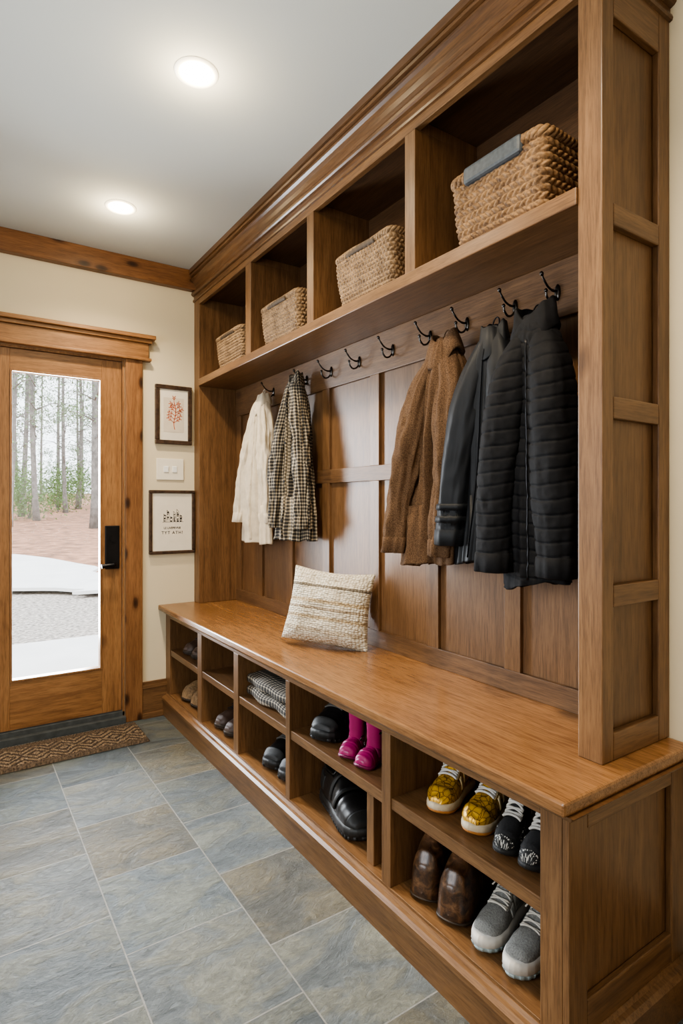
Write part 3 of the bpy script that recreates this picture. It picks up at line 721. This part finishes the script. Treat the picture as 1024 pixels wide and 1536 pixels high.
def basket(y0, y1, x0, x1, hgt, cw, rh, amp, mat, rimmat, label, big=False, rot=0, seed=0):
    cx, cy = (x0 + x1) / 2, (y0 + y1) / 2; hx, hy = (x1 - x0) / 2, (y1 - y0) / 2
    r = empty('woven_basket', (cx, cy, ZS1), (0, 0, rot), category='basket', label=label, group='baskets in the upper cubbies')
    cr = .024
    _, per = rrect(0, 0, hx, hy, cr, 8); nc = int(per / cw / 2) * 2; n = nc * 8
    rows = int(hgt / rh); q = 8; m = rows * q; rings = []; uvs = []
    def wob(px, py, z): return .004 * nz(px * 9 + seed, py * 9, z * 9)
    for j in range(m + 1):
        t = j / m; fl = -.022 + .018 * t - .004 * math.sin(pi * t) * -1
        pts, _ = rrect(0, 0, hx + fl, hy + fl, cr, n)
        row = min(rows - 1, j // q); fr = (j % q) / q if j < m else 1.0; rp = math.sin(pi * fr) ** .5
        rg = []
        for k, (px, py, nx_, ny_) in enumerate(pts):
            ph = k / 8 + (row % 2) * .5 + (fr - .5) * (.9 if row % 2 else -.9) * (.9 if big else .5)
            w = abs(math.sin(pi * ph)) ** .6
            d = amp * rp * (.1 + .9 * w) * (1 + .22 * nz(px * 40, py * 40, row * 1.7 + seed)) + wob(px, py, t * hgt)
            rg.append((px + nx_ * d, py + ny_ * d, t * hgt + .002 + t * .006 * nz(px * 8, py * 8, seed + 3))); uvs.append((per * k / n, t * hgt))
        rings.append(rg)
    for (ins, z) in ((.022, hgt), (.024, hgt - .01), (.030, .02)):
        pts, _ = rrect(0, 0, hx - ins, hy - ins, .01, n)
        rings.append([(p[0], p[1], z) for p in pts]); uvs += [(per * k / n, z) for k in range(n)]
    V, F = ringgrid(rings, True, True, True)
    mk('basket_body', V, F, mat, r, smooth=True, uvs=uvs)
    gs = []
    for s in range(3):
        N_ = 420; pts, _ = rrect(0, 0, hx - .006, hy - .006, cr, N_); tw = int(per / (cw * 2.2)); P = []
        rr = .0085 if big else .0070
        for k, p in enumerate(pts):
            a = 2 * pi * tw * k / N_ + s * 2 * pi / 3; wb = wob(p[0], p[1], hgt)
            P.append((p[0] + p[2] * (wb + rr * .9 * math.cos(a)), p[1] + p[3] * (wb + rr * .9 * math.cos(a)), hgt + rr * .9 * math.sin(a) + .006 * nz(p[0] * 8, p[1] * 8, seed + 3)))
        gs.append(tube(P, rr, 8, closed=True))
    V, F = merge(*gs)
    mk('basket_rim', V, F, rimmat, r, smooth=True, uvs=[(v[0] + v[1], v[2]) for v in V])
    if big:
        boxes('handle_wrap', (-hx - .014, -hx + .016, -.100, .100, hgt - .032, hgt + .016), leather_gray, r, bevel=.009, label='flat dark gray leather handle wrap')
    else:
        P = [(-hx + .002, -.085 + .17 * k / 20, hgt - .006 + .004 * math.sin(pi * k / 20)) for k in range(21)]
        mk('basket_handle', *tube(P, [.011 + .0012 * math.sin(k * 2.2) for k in range(21)], 12), straw_dark, r, smooth=True, label='dark wicker wrapped rim handle')
basket(.912, 1.238, 1.212, 1.455, .200, .022, .018, .009, straw_a, straw_a, 'chunky seagrass basket with gray leather wrapped handle', big=True, seed=1)
basket(1.51, 1.86, 1.212, 1.455, .190, .018, .0138, .0075, straw_b, straw_b, 'braided brown seagrass basket with dark wicker handle', seed=4)
basket(2.15, 2.51, 1.212, 1.455, .178, .018, .0138, .0075, straw_b, straw_b, 'brown woven seagrass basket with braided rim', seed=7)
basket(2.72, 3.07, 1.212, 1.455, .172, .018, .0138, .0075, straw_b, straw_b, 'brown woven seagrass basket with braided rim', seed=9)

# ------------------------------------------------------------------ shoes
def outline(s, L, W, blunt=0):
    pr = [(0, .0), (.012, .40), (.05, .64), (.12, .76), (.22, .79), (.42, .76), (.56, .88), (.70, 1.0), (.82, .94), (.90, .76), (.955, .50), (.988, .24), (1.0, .0)]
    if blunt: pr = [(0, .0), (.012, .40), (.05, .66), (.12, .78), (.22, .82), (.42, .82), (.56, .92), (.70, 1.0), (.84, .98), (.92, .84), (.97, .58), (.992, .30), (1.0, .0)]
    for i in range(len(pr) - 1):
        if s <= pr[i + 1][0]:
            k = (s - pr[i][0]) / (pr[i + 1][0] - pr[i][0]); return W * (pr[i][1] + (pr[i + 1][1] - pr[i][1]) * k)
    return 0
def shoe(name, label, cat, L=.26, W=.047, H=.10, toeH=.05, sole=.025, mats=None, shaft=0, laces=True, opening=(.06, .36), group=None, solew=.004, panels=(), outsole=None, blunt=0, nlace=5, lacer=.0026, straps=(), crease=0, lugs=0):
    um, sm, lm, im = mats
    r = empty(name, (0, 0, 0), category=cat, label=label)
    if group: r['group'] = group
    ns, nf = 52, 33; V, F, U, fm = [], [], [], []
    S = [.5 - .5 * math.cos(pi * i / ns) for i in range(ns + 1)]
    o1 = opening[1] if opening[1] else .36
    def hgt(s):
        return lerp_prof([(0, H * .96), (.05, H), (.16, H * .90), (o1, H * .96), (.62, toeH * 1.22), (.85, toeH), (.95, toeH * .74), (1, toeH * .2)], s)[0]
    def surf(s, ph, off=0):
        w = outline(s, L, W, blunt) + off; hh = hgt(s) - sole + off
        c, sn = math.cos(ph), math.sin(ph)
        e = .75 if s > .45 else .62
        wid = w * math.copysign(abs(c) ** e, c)
        if s < .5: wid *= 1 - .30 * sn ** 2 * (1 - s / .5 * .5)
        return [s * L, wid, sole + hh * sn ** (.8)]
    OA = .30
    for i, s in enumerate(S):
        for k in range(nf):
            ph = pi * k / (nf - 1); p = surf(s, ph, crease * .0022 * math.sin(s * 70) * (1 if .45 < s < .72 else 0))
            if opening[0] < s < opening[1] and OA * pi < ph < (1 - OA) * pi:
                p[2] = sole + (p[2] - sole) * .30
            V.append(tuple(p)); U.append((s * L, ph * W))
    for i in range(ns):
        for k in range(nf - 1):
            a = i * nf + k; F.append([a, a + 1, a + nf + 1, a + nf])
            sm_ = (S[i] + S[i + 1]) / 2; ph = pi * (k + .5) / (nf - 1)
            fm.append(1 if (opening[0] < sm_ < opening[1] and (OA - .01) * pi < ph < (1.01 - OA) * pi) else 0)
    if shaft:
        n0 = len(V); nn = 32; sr_ = .24 * L
        lev = [(.03, 1.0), (.12, .97), (.2, .93), (.28, .97), (.36, .88), (.45, .93), (.55, .90), (.8, 1.0), (.93, 1.03), (.935, 1.09), (1.0, 1.10), (1.0, 1.0), (.9, .95), (.3, .85)]
        nin = len(lev) - 3
        for (t, k_) in lev:
            for k in range(nn):
                a = 2 * pi * k / nn; w_ = 1 + .03 * nz(math.cos(a) * 1.5, math.sin(a) * 1.5, t * 7)
                V.append((L * .24 + sr_ * k_ * w_ * math.cos(a), W * .86 * k_ * w_ * math.sin(a), sole + (shaft - sole) * t)); U.append((a * .05, t * shaft))
        for j in range(len(lev) - 1):
            for k in range(nn):
                F.append([n0 + j * nn + k, n0 + j * nn + (k + 1) % nn, n0 + (j + 1) * nn + (k + 1) % nn, n0 + (j + 1) * nn + k]); fm.append(1 if j >= nin else 0)
        F.append([n0 + (len(lev) - 1) * nn + k for k in range(nn)]); fm.append(1)
    mk('shoe_upper', V, F, [um, im], r, smooth=True, uvs=U, fmat=fm)
    if opening[1] and not shaft:
        lp = [surf(opening[0] + (opening[1] - opening[0]) * i / 14, OA * pi, .001) for i in range(15)]
        lp += [surf(opening[1], OA * pi + (1 - 2 * OA) * pi * i / 6, .0) for i in range(1, 6)]
        lp += [surf(opening[1] - (opening[1] - opening[0]) * i / 14, (1 - OA) * pi, .001) for i in range(15)]
        lp += [surf(opening[0], (1 - OA) * pi - (1 - 2 * OA) * pi * i / 6, .001) for i in range(1, 6)]
        mk('shoe_collar', *tube(lp, .0045, 8, closed=True), um, r, smooth=True)
    for (s0, pm) in straps:
        P = [surf(s0 + .02 * math.sin(pi * j / 16), pi * (.04 + .92 * j / 16), .004) for j in range(17)]
        mk('shoe_strap', *tube(P, .0085, 8, flat=.35), pm, r, smooth=True)
        c_ = Vector(surf(s0 + .012, pi * .25, .009))
        mk('strap_buckle', *tube([(c_.x + .009 * math.cos(a), c_.y + .003 * math.sin(a), c_.z + .009 * math.sin(a)) for a in [2 * pi * k / 12 for k in range(12)]], .0018, 6, closed=True), hook_metal, r, smooth=True)
    for (pm, plist) in panels:
        for (s0, s1, p0, p1, off) in plist:
            for mir in ((0, 1) if p1 <= .5 else (0,)):
                a_, b_ = 14, 12; VV = []; FF = []; uu = []
                for i in range(a_ + 1):
                    for k in range(b_ + 1):
                        s = s0 + (s1 - s0) * i / a_; ph = pi * (p0 + (p1 - p0) * k / b_)
                        if mir: ph = pi - ph
                        ed = (i in (0, a_)) or (k in (0, b_))
                        p = surf(min(s, .999), ph, -.001 if ed else off)
                        VV.append(tuple(p)); uu.append((s * L, ph * W))
                for i in range(a_):
                    for k in range(b_):
                        a = i * (b_ + 1) + k; FF.append([a, a + 1, a + b_ + 2, a + b_ + 1])
                mk('shoe_overlay', VV, FF, pm, r, smooth=True, uvs=uu)
    rings = []
    S2 = [.5 - .5 * math.cos(pi * i / 120) for i in range(121)] if lugs else S
    half = [(s * L, outline(s, L, W, blunt)) for s in S2]
    loop = [(x, w) for (x, w) in half] + [(x, -w) for (x, w) in reversed(half[1:-1])]
    cx = L / 2; fm = []
    zs = ((0.0, -.002), (.003, .001), (sole * .38, solew), (sole * .40, solew * .6), (sole * .44, solew), (sole * .9, solew * .9), (sole * 1.12, solew * .2), (sole * 1.12, -.006))
    for zi, (z, g) in enumerate(zs):
        rg = []
        for li, (x, y) in enumerate(loop):
            d = Vector((x - cx, y * 2.2, 0)); d = d.normalized() if d.length else d
            tz = max(0, (x / L - .8) / .2) ** 2 * .010
            gg = g + (lugs * .003 * (1 if math.sin(x * 2 * pi / .016) > 0 else -1) if (lugs and zi in (1, 2)) else 0)
            rg.append((x + d.x * gg, y + d.y * gg, z + tz * (1 - z / (sole * 1.2) * .5)))
        rings.append(rg)
    V, F = ringgrid(rings); nl = len(loop)
    fm = [1 if (i // nl) < 3 else 0 for i in range((len(rings) - 1) * nl)] + [1, 0]
    mk('shoe_sole', V, F, [sm, outsole or sm], r, smooth=True, fmat=fm)
    if laces:
        gs = []
        for i in range(nlace):
            s0 = o1 + .02 + i * .275 / nlace
            for (a, b2) in ((0, .03), (.03, 0)):
                P = [surf(s0 + a + (b2 - a) * j / 8, pi * (.32 + .36 * j / 8), .0045) for j in range(9)]
                gs.append(tube(P, lacer, 6))
        s0 = o1 + .01; c = Vector(surf(s0, pi / 2, .006))
        for sg in (1, -1):
            P = smoothpath([c, c + Vector((.012, sg * .02, .010)), c + Vector((.02, sg * .034, -.002)), c + Vector((.022, sg * .02, -.006)), c], 5)
            gs.append(tube(P, lacer * .9, 6))
            gs.append(tube(smoothpath([c, c + Vector((.022, sg * .012, .002)), c + Vector((.045, sg * .024, -.012))], 5), lacer * .85, 6))
        V, F = merge(*gs); mk('shoe_laces', V, F, lm, r, smooth=True)
        rings = []
        for (dz, k_) in ((-.03, .9), (0, 1), (.018, 1.0), (.026, .8)):
            rings.append([(o1 * L + .004 - dz * .35 + .004 * math.cos(2 * pi * k / 16), W * .42 * k_ * math.sin(2 * pi * k / 16), c.z - .006 + dz) for k in range(16)])
        mk('shoe_tongue', *ringgrid(rings), um, r, smooth=True)
    return r
def place(r, tx, ty, z, ang, L):
    r.rotation_euler = (0, 0, ang); r.location = (tx - math.cos(ang) * L, ty - math.sin(ang) * L, z + .001)
def pair(r, tx, ty, z, ang, L, tx2, ty2, ang2, **p):
    place(r, tx, ty, z, ang, L); q = copy_thing(r, r.location, **p); q.scale = (1, -1, 1); place(q, tx2, ty2, z, ang2, L); return q
def pl(n, c, **k): return plain(n, c, **k)
A = pi
def gold_mat():
    m, nt, b, uv, U_, V_ = uvmat('gold_leather', .33); b.inputs['Metallic'].default_value = .35
    vo = N(nt, 'ShaderNodeTexVoronoi', i_Scale=70.0); vo.feature = 'DISTANCE_TO_EDGE'; nt.links.new(uv, vo.inputs['Vector'])
    r = ramp(nt, [(.02, (.10, .045, .008)), (.055, (.52, .28, .022)), (.5, (.70, .43, .04))]); nt.links.new(vo.outputs['Distance'], r.inputs[0]); nt.links.new(r.outputs[0], b.inputs['Base Color'])
    bump(nt, b, vo.outputs['Distance'], .4, .004); return m
gold = gold_mat()
gold2 = pl('cream_gold_trim', (.74, .62, .38), rough=.4, metal=.1, nscale=60, namt=.2)
gold_dk = pl('dark_gold_leather', (.28, .13, .012), rough=.35, metal=.3, nscale=50, namt=.4)
cream_sole = pl('cream_midsole', (.58, .48, .34), rough=.6, nscale=60)
tan_sole = pl('tan_sole', (.46, .19, .05), rough=.6)
white_rub = pl('white_rubber', (.58, .56, .52), rough=.6)
black_rub = pl('black_rubber', (.012, .012, .012), rough=.55)
black_lea = pl('black_leather', (.010, .009, .009), rough=.35, nscale=40, bstr=.2)
black_can = pl('black_canvas', (.012, .012, .013), rough=.85, nscale=200, bstr=.3)
gray_mesh = pl('gray_mesh', (.18, .18, .17), rough=.9, nscale=260, namt=.3, bstr=.5)
gray_lt = pl('gray_overlay', (.28, .28, .265), rough=.8, nscale=80)
gray_blue = pl('gray_blue_sole', (.30, .37, .39), rough=.6)
pale_lace = pl('pale_lace', (.55, .52, .46), rough=.9)
def clog_mat():
    m, nt, b = nmat('worn_brown_leather'); b.inputs['Roughness'].default_value = .36; b.inputs['Coat Weight'].default_value = .2
    tc = N(nt, 'ShaderNodeTexCoord'); n = N(nt, 'ShaderNodeTexNoise', i_Scale=36.0, i_Detail=6.0, i_Roughness=.7, i_Distortion=1.0)
    nt.links.new(tc.outputs['Object'], n.inputs['Vector'])
    r = ramp(nt, [(.36, (.018, .009, .006)), (.50, (.065, .030, .013)), (.60, (.12, .058, .026)), (.70, (.19, .105, .052))]); nt.links.new(n.outputs[0], r.inputs[0])
    nt.links.new(r.outputs[0], b.inputs['Base Color']); bump(nt, b, n.outputs[0], .3, .003); return m
brown_lea = clog_mat()
brown_dk = pl('dark_brown_sole', (.03, .018, .01), rough=.6)
pink = pl('magenta_rubber', (.30, .008, .10), rough=.35, namt=.1)
pink_dk = pl('deep_pink_rubber', (.16, .005, .055), rough=.4, namt=.1)
def pattern_mat():
    m, nt, b, uv, U_, V_ = uvmat('black_white_print', .7)
    vo = N(nt, 'ShaderNodeTexVoronoi', i_Scale=200.0); nt.links.new(uv, vo.inputs['Vector'])
    r = ramp(nt, [(.30, (.55, .53, .49)), (.38, (.015, .015, .015))]); nt.links.new(vo.outputs['Distance'], r.inputs[0]); nt.links.new(r.outputs[0], b.inputs['Base Color']); return m
patt = pattern_mat()
G = 'shoes in the bench cubbies'
s = shoe('sneaker', 'shiny gold high-top sneaker with tan sole on shelf', 'shoe', L=.235, W=.040, H=.148, toeH=.062, sole=.026, mats=(gold, cream_sole, white_rub, dark_in), outsole=tan_sole, group=G, lacer=.0032, nlace=6,
         panels=[(gold2, [(.0, .14, .03, .12, .003), (.30, .62, .28, .33, .004), (.42, .46, .04, .26, .003), (.54, .57, .04, .24, .003)]), (gold_dk, [(.04, .30, .14, .27, .002)]), (gold, [(.80, .998, .03, .97, .003)])])
pair(s, 1.068, 1.150, ZM1, A + .38, .235, 1.072, 1.030, A + .26)
s = shoe('sneaker', 'small black sneaker with white laces and speckled sides', 'shoe', L=.20, W=.033, H=.130, toeH=.055, sole=.016, mats=(black_can, patt, white_rub, dark_in), outsole=black_rub, group=G, lacer=.0032, nlace=7,
         panels=[(patt, [(.50, .80, .02, .18, .002), (.03, .30, .02, .18, .002)]), (patt, [(.90, .998, .03, .97, .002)])])
pair(s, 1.070, .925, ZM1, A + .34, .20, 1.072, .855, A + .26)
s = shoe('clog', 'mottled brown leather clog with rounded toe', 'shoe', L=.22, W=.046, H=.135, toeH=.130, sole=.008, mats=(brown_lea, brown_dk, pale_lace, dark_in), laces=False, opening=(.06, .34), group=G, blunt=1,
         panels=[(brown_dk, [(.34, .36, .02, .98, .003)])])
pair(s, 1.062, 1.195, ZF, A + .42, .22, 1.062, 1.092, A + .36)
s = shoe('sneaker', 'blue-gray mesh running sneaker with thick pale sole', 'shoe', L=.26, W=.038, H=.112, toeH=.056, sole=.036, mats=(gray_mesh, white_rub, pale_lace, dark_in), outsole=gray_blue, group=G, solew=.006, lugs=.5,
         panels=[(gray_lt, [(.0, .14, .03, .30, .003), (.30, .62, .27, .33, .004), (.40, .47, .04, .26, .003), (.50, .57, .04, .25, .003)]), (gray_lt, [(.93, .998, .03, .97, .002)])])
pair(s, 1.055, .980, ZF, A + .26, .26, 1.055, .885, A + .20)
s = shoe('rain_boot', 'small dark pink rubber rain boot on shelf', 'boot', L=.110, W=.034, H=.060, toeH=.042, sole=.012, shaft=.166, mats=(pink, pink_dk, pink, dark_in), laces=False, opening=(.0, .0), group=G, crease=1, straps=((.34, pink_dk),))
pair(s, 1.056, 1.560, ZM1, A + .45, .110, 1.056, 1.478, A + .3)
s = shoe('ankle_boot', 'black leather lace-up boot with chunky lugged sole', 'boot', L=.27, W=.056, H=.115, toeH=.080, sole=.036, shaft=.150, mats=(black_lea, black_rub, pl('gray_lace', (.10, .095, .09), rough=.8), dark_in), opening=(.0, .38), group=G, blunt=1, solew=.006, lugs=1, crease=1, lacer=.0032,
         panels=[(black_rub, [(.84, .998, .03, .97, .003), (.40, .70, .02, .14, .003)])], straps=((.50, black_rub),))
place(s, 1.060, 1.72, ZM1, A + .45, .27); q = copy_thing(s, s.location); place(q, 1.07, 2.13, ZF, A + .4, .27); q = copy_thing(s, s.location); place(q, 1.07, 2.00, ZF, A + .3, .27)
s = shoe('work_shoe', 'large black leather work shoe with thick sole and straps', 'shoe', L=.34, W=.066, H=.155, toeH=.085, sole=.038, mats=(black_lea, black_rub, black_can, dark_in), opening=(.06, .36), group=G, blunt=1, laces=False, solew=.006, lugs=1, crease=1,
         panels=[(black_rub, [(.0, .2, .03, .2, .003), (.86, .998, .03, .97, .003)])], straps=((.42, black_rub), (.56, black_rub)))
place(s, 1.112, 1.500, ZF, A + 1.38, .34)
s = shoe('loafer', 'dark brown leather shoe resting in a cubby', 'shoe', L=.24, W=.050, H=.10, toeH=.062, sole=.022, mats=(pl('dk_brown', (.055, .03, .02), rough=.5), brown_dk, dark_in, dark_in), group=G)
pair(s, 1.055, 3.13, ZM1, A + .2, .24, 1.06, 3.02, A + .1)
q = copy_thing(s, s.location); place(q, 1.055, 2.665, ZF, A + .2, .24); q = copy_thing(s, s.location); place(q, 1.055, 2.55, ZF, A + .2, .24)
s = shoe('slipper', 'striped tan woven slipper in lower cubby', 'shoe', L=.24, W=.054, H=.10, toeH=.08, sole=.014, mats=(straw_b, brown_dk, pale_lace, dark_in), laces=False, opening=(.06, .45), group=G, blunt=1)
pair(s, 1.055, 3.14, ZF, A + .2, .24, 1.06, 3.02, A + .1)

def folded():
    r = empty('folded_blanket', (1.2, 2.13, ZM1), category='blanket', label='folded black and cream woven blanket lying on shelf')
    for k in range(2):
        rings = []; uvs = []; nseg = 50
        for j in range(nseg + 1):
            y = -.195 + .39 * j / nseg; rg = []
            for i in range(32):
                a = 2 * pi * i / 32
                w = .142 - .004 * k + .008 * noise.noise(Vector((y * 9, k, 0)))
                hh = .026
                c_, s_ = math.cos(a), math.sin(a)
                rg.append((w * math.copysign(abs(c_) ** .35, c_), y * (1 + .01 * k), .027 + k * .048 + hh * math.copysign(abs(s_) ** .6, s_) + .010 * noise.noise(Vector((y * 8, c_ * 2, k * 5)))))
                uvs.append((y, w * c_ + s_ * .04))
            rings.append(rg)
        mk('blanket_fold', *ringgrid(rings), hound_b, r, smooth=True, uvs=uvs)
folded()

# ------------------------------------------------------------------ outside
leaf_g = plain('leaf_litter', (.33, .165, .095), .95, nscale=3, namt=.55)
grav_m = plain('gravel', (.36, .32, .28), .95, nscale=22, namt=.75, bstr=.6)
conc_m = plain('pale_concrete', (.74, .73, .71), .9, nscale=2, namt=.06)
def gz(y): return -.20 if y < 13 else -.20 + (y - 13) * .033
def flat(name, pts, z, mat, label, cat='ground'):
    V = [(x, y, z) for (x, y) in pts] + [(x, y, z - .05) for (x, y) in pts]; n = len(pts)
    F = [list(range(n)), [n + i for i in range(n)][::-1]] + [[i, (i + 1) % n, n + (i + 1) % n, n + i] for i in range(n)]
    return mk(name, V, F, mat, None, (pts[0][0], pts[0][1], z), kind='stuff', label=label, category=cat)
V, F = [], []; rows = [3.5, 8, 13] + [13 + 4 * i for i in range(1, 26)]
cols = [-40 + 4 * i for i in range(26)]
for y in rows:
    for x in cols: V.append((x, y, gz(y) + (.12 * nz(x * .21, y * .21, 2) if y > 20 else 0)))
for j in range(len(rows) - 1):
    for i in range(len(cols) - 1):
        a = j * len(cols) + i; F.append([a, a + 1, a + len(cols) + 1, a + len(cols)])
mk('forest_floor', V, F, leaf_g, None, (10, 3.5, -.2), smooth=True, kind='stuff', label='brown leaf-covered forest ground rising beyond the driveway', category='ground')
flat('gravel_bed', [(-12, 6.0), (14, 6.0), (14, 10.8), (-12, 11.2)], -.145, grav_m, 'grayish gravel strip outside the door')
def arc(pts, m=6):
    return [(p.x, p.y) for p in smoothpath([(a, b2, 0) for a, b2 in pts], m)]
near = arc([(-14, 12.0), (-2, 11.0), (.9, 9.9), (1.6, 9.3), (2.6, 9.0), (14, 8.8)])
far = arc([(14, 10.6), (3.2, 11.0), (2.4, 12.6), (1.7, 15.6), (.6, 17.4), (-3, 18.5), (-14, 19.5)])
flat('driveway', near + far, -.04, conc_m, 'pale concrete driveway curving past the woods', 'driveway')
flat('patio', [(-4, 3.52), (5, 3.52), (5, 6.0), (-4, 6.0)], -.05, conc_m, 'pale concrete patio slab outside the door', 'patio')
bark = plain('gray_bark', (.20, .185, .17), .95, nscale=5, namt=.35)
leafm = plain('pine_needles', (.19, .26, .15), .9, nscale=1, namt=.4)
bushm = plain('bush_leaves', (.13, .22, .07), .9, nscale=3, namt=.4)
def clump(c, R, cnt, sz, rnd, sq=.6):
    V, F = [], []
    for _ in range(cnt):
        d = Vector((rnd.gauss(0, 1), rnd.gauss(0, 1), rnd.gauss(0, 1) * sq)); d = d * (R / 1.8)
        p = Vector(c) + d; a = Vector((rnd.uniform(-1, 1), rnd.uniform(-1, 1), rnd.uniform(-1, 1))).normalized() * sz
        b2 = Vector((rnd.uniform(-1, 1), rnd.uniform(-1, 1), rnd.uniform(-1, 1))).normalized() * sz * .5
        n = len(V); V += [tuple(p), tuple(p + a), tuple(p + a * .5 + b2)]; F.append([n, n + 1, n + 2])
    return V, F
def tree(rnd):
    r = empty('pine_tree', (0, 0, -.2), category='tree', label='tall slender gray-barked pine in misty woods', group='trees outside the door')
    H = 15; P = []; R = []
    for k in range(13):
        t = k / 12; P.append((.25 * math.sin(t * 3 + rnd.random() * .3), .2 * math.sin(t * 2.2), t * H)); R.append(.15 * (1 - .75 * t) + (.05 if k == 0 else 0))
    gs = [tube(P, R, 10)]
    for k in range(26):
        z = rnd.uniform(2.5, 14); a = rnd.uniform(0, 2 * pi); l = rnd.uniform(.5, 1.8)
        gs.append(tube([(0.1, 0, z), (math.cos(a) * l * .5, math.sin(a) * l * .5, z + .25 * l), (math.cos(a) * l, math.sin(a) * l, z + .3 * l)], [.035, .022, .008], 5))
    mk('tree_trunk', *merge(*gs), bark, r, smooth=True)
    cl = []
    for k in range(18):
        z = rnd.uniform(3.2, 15); a = rnd.uniform(0, 2 * pi); l = rnd.uniform(.4, 1.6)
        cl.append(clump((math.cos(a) * l, math.sin(a) * l, z), .7, 60, .16, rnd))
    mk('tree_foliage', *merge(*cl), leafm, r)
    return r
rnd = random.Random(5)
protos = [tree(rnd) for _ in range(3)]
first = [False] * 3
for i in range(36):
    Y = 25 + 1.45 * i + rnd.uniform(-1, 1); X = Y * (-.02 + .30 * ((i * .618) % 1)) + rnd.uniform(-.6, .6)
    k = i % 3; sc = rnd.uniform(.75, 1.15); Z = gz(Y) - .06
    if not first[k]:
        first[k] = True; t = protos[k]; t.location = (X, Y, Z)
    else: t = copy_thing(protos[k], (X, Y, Z))
    t.rotation_euler = (0, 0, rnd.uniform(0, 6)); t.scale = (sc, sc, 1.0)
def bush(x, y, R):
    r = empty('bush', (x, y, gz(y)), category='bush', label='leafy green shrub at the edge of the woods', group='shrubs outside the door')
    cl = [clump((rnd.uniform(-R, R) * .6, rnd.uniform(-R, R) * .6, rnd.uniform(.35, R * 1.5)), R * .6, 260, .16, rnd, .9) for _ in range(9)]
    st = [tube([(0, 0, -.05), (rnd.uniform(-.4, .4) * R, rnd.uniform(-.4, .4) * R, R)], [.03, .01], 5) for _ in range(5)]
    mk('bush_leaves', *merge(*cl), bushm, r); mk('bush_stem', *merge(*st), bark, r)
for (x, y, R) in ((3.2, 33, 1.6), (2.0, 40, 2.2), (5.6, 41, 1.7), (7.6, 46, 1.7), (-1.5, 40, 1.6), (4.6, 50, 2.2), (10.2, 50, 1.6), (8.0, 56, 2.2)): bush(x, y, R)

# ------------------------------------------------------------------ world + lights
w = bpy.data.worlds.new('overcast'); bpy.context.scene.world = w; w.use_nodes = True
bg = w.node_tree.nodes['Background']; bg.inputs[0].default_value = (.88, .94, 1.0, 1); bg.inputs[1].default_value = 4.4
def area(name, loc, rot, sx, sy, e, c):
    L = bpy.data.lights.new(name, 'AREA'); L.shape = 'RECTANGLE'; L.size = sx; L.size_y = sy; L.energy = e; L.color = c
    ob = bpy.data.objects.new(name, L); C.objects.link(ob); ob.location = loc; ob.rotation_euler = rot; return ob
area('window_fill', (XL + .04, 1.1, 1.45), (0, -pi / 2 + .35, 0), 1.2, 1.7, 42, (.88, .94, 1.0))  # added cool fill, set in the unseen added window
area('rear_fill', (-.1, YR + .15, 1.6), (pi / 2 - .25, 0, 0), 2.2, 1.6, 15, (1.0, .95, .88))  # added soft fill behind the camera
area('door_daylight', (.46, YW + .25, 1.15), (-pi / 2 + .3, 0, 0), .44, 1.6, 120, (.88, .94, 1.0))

cam = bpy.data.cameras.new('camera'); co = bpy.data.objects.new('camera', cam); C.objects.link(co)
co.location = (0, 0, 1.22); co.rotation_euler = (pi / 2, 0, -math.radians(33.8))
cam.lens = 36 * 870 / 1536; cam.sensor_width = 36; cam.shift_y = -12 / 1536; cam.clip_start = .02; cam.clip_end = 300
bpy.context.scene.camera = co
